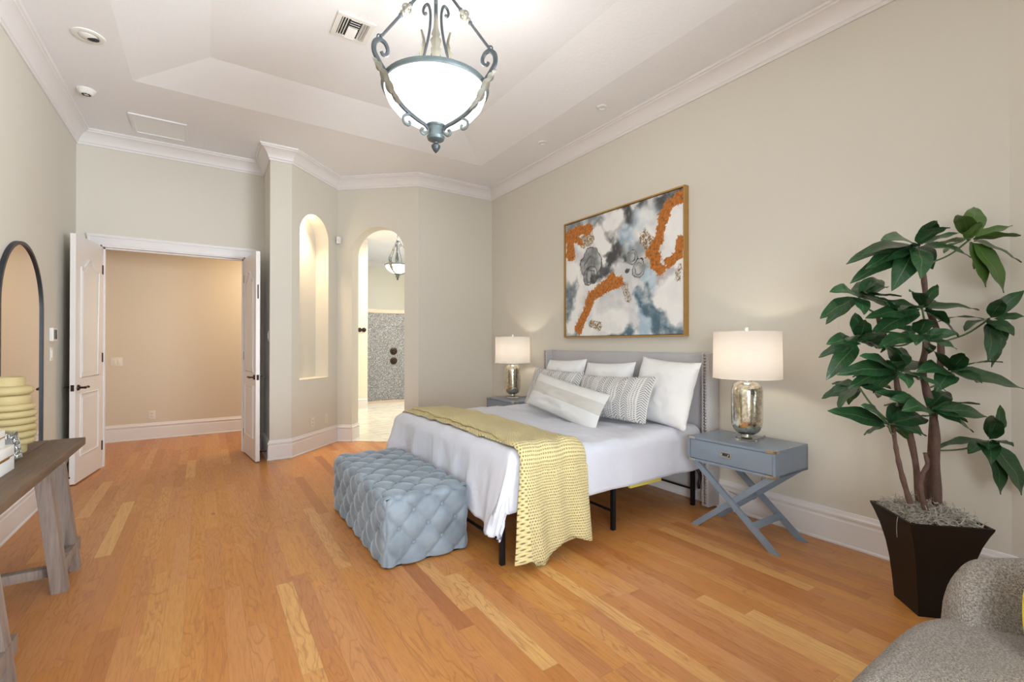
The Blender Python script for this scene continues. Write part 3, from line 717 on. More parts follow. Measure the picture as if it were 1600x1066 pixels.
# ------------------------------------------------------------------ pendant lights
def pendant(name, label, cx, cy, zr, S, ztop, face, detail=True):
    """bowl pendant; zr = rim height, S = scale (rim radius .32 at 1), face = direction (angle) of the gap seen by the camera"""
    t = thing(name, label, 'pendant light', (cx, cy, ztop))
    P = lambda r, a, z: Vector((cx+S*r*math.cos(a), cy+S*r*math.sin(a), zr+S*z))
    bw = [(.318, .006), (.314, -.03), (.292, -.085), (.25, -.135), (.19, -.178), (.12, -.208), (.05, -.225)]
    inner = [(r-.006, z+.006) for r, z in bw[::-1]]
    obj('bowl_shade', lathe(BM(), [(S*r, S*z) for r, z in bw+inner], (cx, cy, zr), 48, False), M_bowl, t)
    rim = [(.312, -.012), (.328, -.014), (.334, 0), (.330, .014), (.316, .016), (.310, .004), (.312, -.012)]
    obj('rim', lathe(BM(), [(S*r, S*z) for r, z in rim], (cx, cy, zr), 48, False), M_verd, t)
    cup = [(0, -.20), (.052, -.205), (.060, -.215), (.058, -.228), (.048, -.238), (.046, -.262), (.050, -.285), (.056, -.295), (.050, -.312), (.030, -.322), (0, -.324)]
    obj('bottom_cup', lathe(BM(), [(S*r, S*z) for r, z in cup], (cx, cy, zr), 24), M_verd, t)
    fin = [(0, -.322), (.014, -.326), (.012, -.336), (.020, -.342), (.028, -.350), (.026, -.362), (.016, -.380), (.004, -.394), (0, -.396)]
    f = obj('finial', lathe(BM(), [(S*r, S*z) for r, z in fin], (cx, cy, zr), 20), M_iron, t)
    for k in range(3):
        a = face+PI/3+2*PI*k/3
        # strap along the bowl then the scroll above the rim
        sp = [(.052, -.262), (.075, -.240), (.13, -.222), (.21, -.185), (.27, -.135), (.312, -.075), (.338, -.01), (.372, .035), (.402, .085), (.400, .135), (.372, .165), (.338, .158), (.320, .125), (.326, .095), (.348, .084), (.360, .100)]
        b = BM(); tube(b, smoothpath([P(r, a, z) for r, z in sp], 6), lambda q: S*(.0085+.0035*math.sin(PI*min(1, q*1.1))), 8, flat=1.3)
        arm = obj('scroll_arm', b, M_iron, t)
        if detail:
            for pts in ([(.17, -.207), (.20, -.215), (.222, -.238), (.214, -.270), (.186, -.276), (.176, -.258), (.186, -.248)], [(.050, -.25), (.062, -.282), (.086, -.300), (.104, -.288), (.098, -.268), (.084, -.270)]):
                b = BM(); tube(b, smoothpath([P(r, a, z) for r, z in pts], 5), S*.0075, 7); obj('small_scroll', b, M_verd, arm)
        # acanthus leaf on the arm near the rim
        b = BM(); tv = Vector((-math.sin(a), math.cos(a), 0))
        lp = smoothpath([P(.240, a, -.172), P(.300, a, -.105), P(.345, a, -.030), P(.385, a, .020), P(.405, a, .05)], 5)
        def lf(u, v):
            i = min(len(lp)-1, int(u*(len(lp)-1)+.5)); wv = S*.034*math.sin(PI*min(1, .12+u*.86))*1.15*(.62+.55*abs(math.sin(u*5*PI))); q = (v-.5)*2
            return lp[i]+tv*q*wv+Vector((math.cos(a), math.sin(a), -.3)).normalized()*S*(.012-.014*abs(q))
        grid(b, 20, 6, lf); obj('acanthus_leaf', b, M_leafmetal, arm)
        # hanging rod with its knot
        r0, r1 = P(.372, a, .170), P(.04, a, .66); mid = r0.lerp(r1, .5)
        b = BM(); tube(b, [r0.lerp(r1, .04), r0.lerp(r1, .40)], S*.0085, 8); tube(b, [r0.lerp(r1, .60), r0.lerp(r1, .97)], S*.0085, 8)
        for q0 in (.04, .40, .60, .97): sphere(b, r0.lerp(r1, q0), S*.013, n=10)
        tube(b, [r0+Vector((S*.014*math.cos(h)*math.cos(a), S*.014*math.cos(h)*math.sin(a), S*.02*math.sin(h)+S*.005)) for h in [2*PI*j/14 for j in range(14)]], S*.004, 6, True)
        rod = obj('hanging_rod', b, M_iron, t)
        b = BM(); dd = (r1-r0).normalized(); sd = dd.cross(tv)
        for q0, r_ in ((.44, .017), (.5, .020), (.555, .017)): sphere(b, r0.lerp(r1, q0), S*r_, n=10)
        for j in range(4):
            e = (tv*math.cos(j*PI/2)+sd*math.sin(j*PI/2)); c = r0.lerp(r1, .47)
            tube(b, smoothpath([c, c+e*S*.022+dd*S*.015, c+e*S*.024+dd*S*.04, c+dd*S*.07], 3), S*.005, 6)
        obj('knot', b, M_leafmetal, rod)
        # inner lyre stem
        a2 = a+PI/3 if detail else a
        sp = [(.085, .02), (.100, .10), (.098, .17), (.082, .25), (.056, .34), (.042, .42), (.040, .50), (.056, .555), (.082, .550), (.092, .522), (.080, .500), (.066, .508)]
        b = BM(); tube(b, smoothpath([P(r, a2, z) for r, z in sp], 5), S*.0085, 8); ly = obj('inner_scroll', b, M_iron, t)
        if detail:
            b = BM(); tv2 = Vector((-math.sin(a2), math.cos(a2), 0)); lp2 = smoothpath([P(.090, a2, .06), P(.112, a2, .16), P(.112, a2, .25), P(.095, a2, .32), P(.112, a2, .41)], 5)
            def lf2(u, v):
                i = min(len(lp2)-1, int(u*(len(lp2)-1)+.5)); wv = S*.026*math.sin(PI*min(1, .1+u*.88))*1.15*(.62+.55*abs(math.sin(u*5*PI))); q = (v-.5)*2
                return lp2[i]+tv2*q*wv-Vector((math.cos(a2), math.sin(a2), 0))*S*.012*abs(q)
            grid(b, 18, 6, lf2); obj('acanthus_leaf', b, M_leafmetal, ly)
            b = BM(); tube(b, smoothpath([P(.03, a2, .07), P(.06, a2, .115), P(.085, a2, .11), P(.09, a2, .085), P(.076, a2, .078)], 5), S*.007, 7); obj('small_scroll', b, M_iron, ly)
    prof = [(0, .0), (.012, .0), (.012, .06), (.045, .075), (.05, .10), (.024, .115), (.034, .14), (.036, .19), (.028, .25), (.016, .31), (.022, .325), (.012, .345), (.011, .60), (.03, .62), (.042, .645), (.03, .675), (.014, .70), (0, .705)]
    obj('central_stem', lathe(BM(), [(S*r, S*z) for r, z in prof], (cx, cy, zr), 16), M_iron, t)
    # chain and canopy
    z = zr+S*.705; k = 0
    while z < ztop-.05:
        b = BM(); h = S*.03; ax = Vector((1, 0, 0)) if k % 2 else Vector((0, 1, 0))
        tube(b, [Vector((cx, cy, z+h*.6))+ax*S*.011*math.cos(q)+Vector((0, 0, h*.75*math.sin(q))) for q in [2*PI*j/12 for j in range(12)]], S*.0035, 6, True)
        obj('chain_link', b, M_iron, t); z += h*1.1; k += 1
    obj('canopy', lathe(BM(), [(0, -.06), (.012, -.055), (.02, -.035), (.05, -.025), (.068, -.006), (.07, 0)], (cx, cy, ztop), 28), M_iron, t)
    return t
face = math.atan2(-2.67, -1.2)
pendant('pendant_light', 'large lit glass bowl pendant with iron scroll arms over the room', 1.2, 2.67, 2.94, 1.0, tz, face)
pendant('pendant_light', 'small lit bowl pendant seen through the archway', 2.88, 8.06, 2.76, .68, 3.50, math.atan2(-8.06, -2.88)+.5, False)
light('pendant_bulb', 'POINT', (1.2, 2.67, 3.02), 34, (1.0, .97, .92), radius=.08)
f, L = wall_f(PN[0], PN[1]); q = f(.44, 2.93, .10); light('niche_puck', 'POINT', q, 1.2, (1.0, .80, .55), radius=.03)
q = f(.44, 2.96, .10); light('niche_fill', 'AREA', q, 7.0, (1.0, .76, .48), .22, .10, (0, 0, 0), spread=75)  # added area light, warm fill for the lower niche

# ------------------------------------------------------------------ bed
bed = thing('bed', 'king bed with grey linen winged headboard and black metal frame', 'bed', (2.45, 3.33, 0))
HY0, HY1 = 2.235, 4.425
b = bx((3.47, HY0+.06, .10), (3.545, HY1-.06, 1.265), .012); obj('headboard', b, M_linen_hb, bed)
for y0, y1, s in ((HY0, HY0+.065, 0), (HY1-.065, HY1, 1)):
    wg = obj('headboard_wing', bx((3.395, y0, .02), (3.545, y1, 1.272), .010), M_linen_hb, bed)
    ym = (y0+y1)/2; nail = None
    b = BM(); sphere(b, (3.395, ym, .05), .0135, .55, 1, .8, 12); nail = obj('nail_head', b, M_nail, wg)
    for k in range(1, 50): share(nail, 'nail_head', Vector((0, 0, k*.0246))-Vector((0, 0, 0))+Vector((0, 0, 0)), wg, None).matrix_local = Matrix.Translation((0, 0, k*.0246))
obj('mattress', bx((1.53, 2.37, .36), (3.46, 4.29, .615), .05, seg=4), M_mattress, bed)
for y in (2.385, 3.33, 4.275): obj('frame_rail', bx((1.50, y-.015, .315), (3.42, y+.015, .35)), M_blackmetal, bed)
for x in (1.512, 2.464, 3.40):
    obj('cross_rail', bx((x-.014, 2.385, .30), (x+.014, 4.275, .335)), M_blackmetal, bed)
    for y in (2.385, 3.33, 4.275):
        obj('leg', bx((x-.015, y-.015, 0), (x+.015, y+.015, .33), .002), M_blackmetal, bed)
    b = BM(); bar(b, (x, 2.385, .135), (x, 4.275, .135), .014, .014); obj('brace', b, M_blackmetal, bed)
b = BM(); tube(b, smoothpath([(3.40, 2.37, .33), (3.41, 2.335, .29), (3.42, 2.33, .24), (3.41, 2.335, .18), (3.42, 2.34, .15)], 4), .012, 8); obj('headboard_bracket', b, M_blackmetal, bed)
obj('edge_webbing', bx((2.60, 2.345, .285), (2.95, 2.369, .330), .004), M_yellowtape, bed, label='yellow webbing strip under the mattress edge')

XF, YN, YF, XH, ZT, RD = 1.52, 2.325, 4.335, 3.44, .665, .085
def axis_over(a):
    if a <= 0: return 0.0, 0.0
    if a < RD*PI/2: th = a/RD; return RD*math.sin(th), RD*(1-math.cos(th))
    e = a-RD*PI/2; return RD+.05*e, RD+e
def drape(px, py):
    """flat cloth coordinate -> point on the bed cover"""
    ax = (XF+RD)-px; an = (YN+RD)-py; af = py-(YF-RD)
    ox, dx = axis_over(ax); on, dn_ = axis_over(an); of, df = axis_over(af); dy = max(dn_, df)
    drop = (dx**4+dy**4)**.25
    x = min(max(px, XF+RD), XH) - ox; y = min(max(py, YN+RD), YF-RD) - on + of
    k = max(0, drop-.05)
    wav = math.sin(py*17+1.6*math.sin(py*4))*.45+nz((py*5, px*2, 1.7))*.8+nz((py*13, px*3, 4.7))*.5
    if ax > 0: x -= k*.15*wav*(min(1, dx/.1)) + k*(.02+.22*max(0, min(1, (py-4.02)/.2))+.16*max(0, min(1, (2.66-py)/.25)))
    wv2 = math.sin(px*11+2*nz((px*3, 0, 3)))*.6+nz((px*4.5, py, 8.2))
    if an > 0: y += k*.06*wv2*min(1, dn_/.1)
    if af > 0: y -= k*.06*wv2*min(1, df/.1)
    puff = .018*nz((px*2.2, py*2.2, .3))+.012*nz((px*6, py*5, 4.4))+.006*nz((px*15, py*11, 2))
    puff += .03*math.exp(-(max(0, px-XF-.15)/.35)**2)
    z = ZT-drop+puff*max(0, 1-drop*2)
    if ax > 0 and z < .47 and 2.64 < y < 4.08: x = max(x, 1.482)     # hangs against the ottoman
    return Vector((x, y, z))
b = BM(); x0, x1, y0, y1 = XF-.39, XH, YN-.305, YF+.33
def hemx(u, v):
    px = x1+(x0-x1)*u; py = y0+(y1-y0)*v
    if u > .8: px -= (u-.8)*5*(.07*nz((py*3, 0, 9))+.03-.09*max(0, v-.5))
    return drape(px, py)
grid(b, 120, 130, hemx)
bmesh.ops.recalc_face_normals(b, faces=b.faces)
dv = obj('duvet', b, M_duvet, None, 60, (2.45, 3.33, .6)); tag(dv, 'pale lilac-grey duvet draped over the bed', 'duvet')
md = dv.modifiers.new('thick', 'SOLIDIFY'); md.thickness = .022; md.offset = -1

# knitted throw: folded once, lower layer longer
b = BM()
def nrm_at(px, py):
    e = .01; a = drape(px+e, py)-drape(px-e, py); c = drape(px, py+e)-drape(px, py-e); n = a.cross(c).normalized(); return n
TX0, TX1 = 1.592, 2.125
NU, NV = 64, 150
def throw_over(u):
    if u < .5: k = u/.5; return .54+.12*math.exp(-((k-.22)/.16)**2)+.012*math.sin(k*12)
    k = (1-u)/.5; return .565+.035*math.sin(k*7)-.015*k
def throw_pt(u, v):
    # u: 0 left edge of lower layer -> .5 fold at right -> 1 left edge of upper layer ; v: far hem -> near hem
    sh = .04*math.sin(v*5)+.05*(v-.5)
    near = min(1, max(0, (v-.62)/.12))
    if u < .5: k = u/.5; x0_ = TX0+.03*near; px = x0_+(TX1-x0_)*k; off = .016
    else: k = (1-u)/.5; x0_ = TX0+.085-.075*near; px = x0_+(TX1-x0_)*k; off = .034
    over = throw_over(u)
    fold = math.exp(-((u-.5)/.03)**2); off = off*(1-fold)+.025*fold-.014*math.exp(-((1-u)/.012)**2)
    py = (YF+.25)+((YN-over)-(YF+.25))*v
    p = drape(px+sh*.6, py); n = nrm_at(px+sh*.6, py)
    hang = max(0, (YN-py))
    bump = .010*math.sin(px*38+py*3+2*nz((px*4, py*3, 0)))*(.5+.5*min(1, hang/.2))+.008*nz((px*9, py*7, 5))
    q = p+n*(off+bump*.8+.01*(1 if u > .5 else 0)*(.5+.5*nz((py*4, 2, 7))))
    if hang > .1: q.y -= .012+.03*min(1, (hang-.1)/.4)*(.6+.4*math.sin(px*9)); q.z = max(q.z, .006+.004*abs(math.sin(px*40)))
    return q
grid(b, NU, NV, throw_pt, lambda u, v: (u*1.22, v*(2.25+throw_over(u))))
tw = obj('knit_throw', b, M_knit, None, 80, (1.87, 3.2, .68)); tag(tw, 'pale yellow chunky knit throw folded across the foot of the bed', 'throw blanket')
md = tw.modifiers.new('thick', 'SOLIDIFY'); md.thickness = .010; md.offset = 0

# ------------------------------------------------------------------ pillows
def pillow(name, label, B, T, w_, th, m, roll=0.0, seed=0, pinch=.05, group=None, wr=.024):
    B, T = Vector(B), Vector(T); ez = (T-B); h = ez.length; ez.normalize(); ex = Vector((0, -1, 0)); ex = (ex-ez*ex.dot(ez)).normalized()
    en = ex.cross(ez); 
    if en.x > 0: en = -en       # front faces the foot of the bed
    ex = (ex*math.cos(roll)+ez*math.sin(roll)); ez = en.cross(ex) if en.cross(ex).z > 0 else -en.cross(ex)
    C = (B+T)/2; b = BM(); N = 28
    def surf(side):
        def f(u, v):
            a, c = u*2-1, v*2-1
            t = th*.5*max(0, (1-abs(a)**2.6))**.55*max(0, (1-abs(c)**2.6))**.55
            x = a*w_/2*(1-pinch*(1-c*c)); z = c*h/2*(1-pinch*1.2*(1-a*a))
            edge = (1-abs(a)**4)*(1-abs(c)**4)
            t += edge*wr*(nz((a*2.2+seed, c*2.2, side))+.5*nz((a*5+seed, c*5, side+3)))
            sag = -.03*(1-c)*.5*(1-a*a)
            return C+ex*x+ez*z+en*side*t
        return f
    for side in (1, -1): grid(b, N, N, surf(side), lambda u, v: (u, v))
    bmesh.ops.remove_doubles(b, verts=b.verts, dist=1e-4)
    o = obj(name, b, m, None, 75, tuple(B)); tag(o, label, 'pillow', group); return o
pillow('euro_pillow', 'large square white pillow nearest the right nightstand', (3.14, 2.555, .675), (3.30, 2.535, 1.215), .60, .20, M_pillow, -.03, 1, .05)
pillow('bed_pillow', 'middle white pillow against the headboard', (3.20, 3.27, .69), (3.36, 3.285, 1.165), .655, .19, M_pillow, .01, 2, .05)
pillow('bed_pillow', 'white pillow against the headboard nearest the far nightstand', (3.20, 3.93, .69), (3.36, 3.94, 1.175), .635, .19, M_pillow, .02, 3, .05)
pillow('patterned_pillow', 'grey woven pattern pillow leaning before the square white one', (2.90, 2.90, .69), (3.06, 2.92, 1.065), .88, .17, M_boho, -.01, 4, .055)
pillow('patterned_pillow', 'grey woven pattern pillow at the far side behind the long plain one', (2.92, 3.76, .69), (3.07, 3.74, 1.08), .80, .17, M_boho, .02, 5, .055)
pillow('lumbar_pillow', 'long pale grey striped lumbar pillow in front of the others', (2.63, 3.23, .692), (2.76, 3.19, 1.00), 1.04, .17, M_lumbar, -.02, 6, .045)

# ------------------------------------------------------------------ tufted ottoman
OX0, OX1, OY0, OY1, OZ = .885, 1.455, 2.70, 4.01, .425
ot = thing('tufted_ottoman', 'long blue-grey velvet tufted ottoman at the foot of the bed', 'ottoman', ((OX0+OX1)/2, (OY0+OY1)/2, 0))
A_, B_ = .19, .20; rad = .045
ocx, ocy = (OX0+OX1)/2, OY0
def tuft(a, c):
    p, q = a/A_+c/B_, a/A_-c/B_
    h = (abs(math.sin(PI*p))*abs(math.sin(PI*q)))**.42
    fp, fq = p-round(p), q-round(q); d2 = (A_*(fp+fq)/2)**2+(B_*(fp-fq)/2)**2
    return .027*h-.012*math.exp(-d2/.00035)
def rbox(p):
    lo = Vector((OX0+rad, OY0+rad, -1)); hi = Vector((OX1-rad, OY1-rad, OZ-rad))
    c = Vector([min(max(p[i], lo[i]), hi[i]) for i in range(3)]); d = p-c
    if d.length < 1e-6: return p, Vector((0, 0, 1))
    n = d.normalized(); return c+n*rad, n
b = BM()
def otop(u, v):
    x, y = OX0+(OX1-OX0)*u, OY0+(OY1-OY0)*v; p, n = rbox(Vector((x, y, OZ))); return p+n*(tuft(x-ocx, y-ocy)-.014)
def fadeb(z): return min(1, max(0, z/.03))
def oside(sx):
    def f(u, v):
        y, z = OY0+(OY1-OY0)*u, .012+(OZ-.012)*v; x = OX1 if sx > 0 else OX0
        p, n = rbox(Vector((x, y, z))); k = min(1, min(y-OY0, OY1-y)/.05); 
        return p+n*((tuft((x-ocx)+sx*(OZ-z), y-ocy)*max(0, k)+.010*(1-max(0, k))-.014)*1.0)
    return f
def oend(sy):
    def f(u, v):
        x, z = OX0+(OX1-OX0)*u, .012+(OZ-.012)*v; y = OY1 if sy > 0 else OY0
        p, n = rbox(Vector((x, y, z))); k = min(1, min(x-OX0, OX1-x)/.05)
        return p+n*(tuft(x-ocx, (y-ocy)+sy*(OZ-z))*max(0, k)+.010*(1-max(0, k))-.014)
    return f
grid(b, 58, 130, otop); grid(b, 130, 44, oside(1)); grid(b, 130, 44, oside(-1)); grid(b, 58, 44, oend(1)); grid(b, 58, 44, oend(-1))
bmesh.ops.remove_doubles(b, verts=b.verts, dist=.002)
obj('upholstered_body', b, M_velvet, ot, 80)
obj('base', bx((OX0+.02, OY0+.02, 0), (OX1-.02, OY1-.02, .015)), M_blackmetal, ot)
b = BM(); sphere(b, (0, 0, 0), .013, 1, 1, .6, 12)
bt0 = None
for m_ in range(-20, 30):
    for n_ in range(-30, 30):
        a, c = A_*(m_+n_)/2, B_*(m_-n_)/2
        x, y = ocx+a, ocy+c; P = []
        if OX0+.04 < x < OX1-.04 and OY0+.04 < y < OY1-.04: P.append((Vector((x, y, OZ-.013)), Matrix.Identity(4)))
        if OY0+.05 < y < OY1-.05:
            zz = OZ-(OX0-x)
            if x < OX0 and .05 < zz < OZ-.03: P.append((Vector((OX0+.013, y, zz)), Matrix.Rotation(PI/2, 4, 'Y')))
        zz = OZ-(OY0-y)
        if y < OY0 and .05 < zz < OZ-.03 and OX0+.04 < x < OX1-.04: P.append((Vector((x, OY0+.013, zz)), Matrix.Rotation(PI/2, 4, 'X')))
        for p, R in P:
            if bt0 is None:
                bb = BM(); sphere(bb, (0, 0, 0), .0145, 1, 1, .6, 12); bt0 = obj('button', bb, M_velvet, ot); bt0.matrix_local = MW[ot].inverted() @ Matrix.Translation(p) @ R
                bb = None
                # mesh was stored relative to the ottoman: recentre it
                bt0.data.transform(MW[ot])
            else:
                o2 = bt0.copy(); COL.objects.link(o2); o2.parent = ot; o2.matrix_local = MW[ot].inverted() @ Matrix.Translation(p) @ R
b.free()

# ------------------------------------------------------------------ nightstands + lamps
def nightstand():
    X0, X1, Y0, Y1, Z0, Z1 = 3.0, 3.43, 1.51, 2.145, .49, .665
    t = thing('nightstand', 'slate blue one-drawer nightstand with crossed legs, right of the bed', 'nightstand', ((X0+X1)/2, (Y0+Y1)/2, 0), 0)
    obj('top', bx((X0, Y0, Z1-.018), (X1, Y1, Z1), .002), M_blue, t)
    b = BM(); box(b, (X0, Y0, Z0), (X1, Y0+.018, Z1-.018)); box(b, (X0, Y1-.018, Z0), (X1, Y1, Z1-.018)); box(b, (X0, Y0, Z0), (X1, Y1, Z0+.016)); box(b, (X1-.012, Y0, Z0), (X1, Y1, Z1-.018))
    obj('case', b, M_blue, t)
    d = obj('drawer', bx((X0+.003, Y0+.021, Z0+.019), (X0+.4, Y1-.021, Z1-.021), .0015), M_blue, t)
    yc, zc = (Y0+Y1)/2+.02, (Z0+Z1)/2
    f3 = lambda s, z, k: Vector((X0+.003-.004+k, yc+s, zc+z))
    ro = [(.045*math.cos(a)*(1.0), .021*math.sin(a)) for a in [2*PI*k/24 for k in range(24)]]
    ro = [(max(-.042, min(.042, s*1.25)), max(-.019, min(.019, z*1.25))) for s, z in ro]; ri = [(s*.80, z*.68) for s, z in ro]
    b = BM(); plate(b, ro, [ri], f3, .004); h = obj('pull_plate', b, M_nickel, d)
    obj('recess', bx((X0-.0006, yc-.034, zc-.013), (X0+.0025, yc+.034, zc+.013)), M_dark, d)
    b = BM(); tube(b, smoothpath([(X0-.002, yc-.024, zc+.008), (X0-.009, yc-.022, zc-.006), (X0-.010, yc, zc-.009), (X0-.009, yc+.022, zc-.006), (X0-.002, yc+.024, zc+.008)], 5), .0035, 8); obj('bail_handle', b, M_nickel, d)
    for y, s in ((Y0, 1), (Y1, -1)):
        for z0, z1, zz in ((Z1-.018, Z1, 1), (Z0, Z0+.016, -1)):
            b = BM(); ya, yb = sorted((y-s*.0015, y+s*.06))
            box(b, (X0-.0015, ya, z0), (X0+.012, yb, z1+.0012 if zz > 0 else z1)); box(b, (X0-.0015, min(y-s*.0015, y+s*.012), z0), (X0+.05, max(y-s*.0012, y+s*.012), z1+.0009 if zz > 0 else z1-.0003))
            obj('corner_bracket', b, M_nickel, t)
    for X in (X0+.035, X1-.035):
        s = 1 if X < 3.2 else -1
        for (ya, yb, dx) in ((Y1-.035, Y0+.02, 0.0), (Y0+.035, Y1-.02, .023)):
            b = BM(); xx = X+dx*s; d_ = Vector((0, yb-ya, -Z0)).normalized()
            f3 = lambda sy, z, k: Vector((xx-.011+k, sy, z)); hw = .030
            plate(b, [(ya-hw, Z0), (ya+hw, Z0), (yb+hw, 0), (yb-hw, 0)], [], f3, .022); obj('leg', b, M_blue, t)
    for ya, yb in ((Y1-.035, Y0+.02), (Y0+.035, Y1-.02)):
        k = .74; y = ya+(yb-ya)*k; z = Z0*(1-k); b = BM(); bar(b, (X0+.04, y, z), (X1-.04, y, z), .018, .045, Vector((0, .5*(1 if yb > ya else -1), -.55)));
        if yb < ya: obj('stretcher', b, M_blue, t)
        else: b.free()
    b = BM(); tube(b, [(X0+.045, (Y0+Y1)/2+.003, Z0*.5), (X1-.045, (Y0+Y1)/2+.003, Z0*.5)], .008, 10); obj('pivot_rod', b, M_blue, t)
    return t
def lamp():
    x, y, z0 = 3.19, 1.80, .665
    t = thing('table_lamp', 'mercury glass table lamp with white drum shade on the near nightstand', 'lamp', (x, y, z0))
    obj('base_disc', lathe(BM(), [(0, 0), (.074, 0), (.076, .004), (.076, .018), (.072, .022), (0, .022)], (x, y, z0), 40), M_acrylic, t)
    obj('base_collar', lathe(BM(), [(0, .0225), (.034, .0225), (.036, .028), (.030, .042), (0, .042)], (x, y, z0), 32), M_nickel, t)
    pr = [(.030, .042), (.052, .050), (.078, .070), (.094, .098), (.101, .130), (.102, .17), (.102, .33), (.099, .365), (.088, .392), (.066, .410), (.040, .419), (.0, .421)]
    pts = smoothpath([Vector((r, 0, z)) for r, z in pr], 3)
    obj('glass_body', lathe(BM(), [(max(0, p.x), p.z) for p in pts], (x, y, z0), 48), M_mercury, t)
    obj('neck', lathe(BM(), [(0, .415), (.034, .417), (.034, .424), (.014, .428), (.012, .50), (0, .50)], (x, y, z0), 20), M_nickel, t)
    zs = z0+.442; h = .325
    b = BM(); lathe(b, [(.222, 0), (.218, h)], (x, y, zs), 64, False); sh = obj('shade', b, M_shade, t)
    b = BM()
    for r, z in ((.222, 0), (.218, h)): tube(b, [(x+r*math.cos(2*PI*k/64), y+r*math.sin(2*PI*k/64), zs+z) for k in range(64)], .0028, 6, True)
    obj('shade_binding', b, M_rod, sh)
    b = BM(); tube(b, [(x, y, zs+.04), (x, y, zs+h+.002)], .004, 8)
    for k in range(3):
        a = 2*PI*k/3+.4; tube(b, [(x, y, zs+h-.012), (x+.217*math.cos(a), y+.217*math.sin(a), zs+h-.004)], .0022, 6)
    obj('spider_fitting', b, M_nickel, t)
    b = BM(); sphere(b, (x, y, zs+.17), .030, 1, 1, 1.2, 14); 
    obj('finial', lathe(BM(), [(0, h), (.008, h+.001), (.009, h+.006), (.011, h+.010), (.012, h+.024), (.011, h+.032), (0, h+.034)], (x, y, zs), 16), M_rod, t)
    b.free()
    b = BM(); tube(b, smoothpath([(x+.072, y, z0+.006), (x+.14, y-.03, z0+.006), (x+.21, y-.005, z0+.006), (x+.235, y+.0, z0+.004), (x+.252, y+.0, z0-.06), (x+.26, y+.05, z0-.40), (x+.25, y+.12, z0-.50), (x+.27, y+.3, .18)], 6), .0028, 6); obj('power_cord', b, M_cord, t)
    return t
ns = nightstand(); lp = lamp()
ns2 = copy_tree(ns); ns2.location = ns.location + Vector((.0, 2.955, 0)); ns2['label'] = 'slate blue nightstand at the far left side of the bed'
lp2 = copy_tree(lp); lp2.location = lp.location + Vector((.055, 3.07, 0)); lp2['label'] = 'mercury glass table lamp with white drum shade on the far nightstand'
for o, s in ((lp, 1), (lp2, 1.0)): light('lamp_bulb', 'POINT', o.location+Vector((0, 0, .60)), 4.0, (1.0, .89, .74), radius=.035)

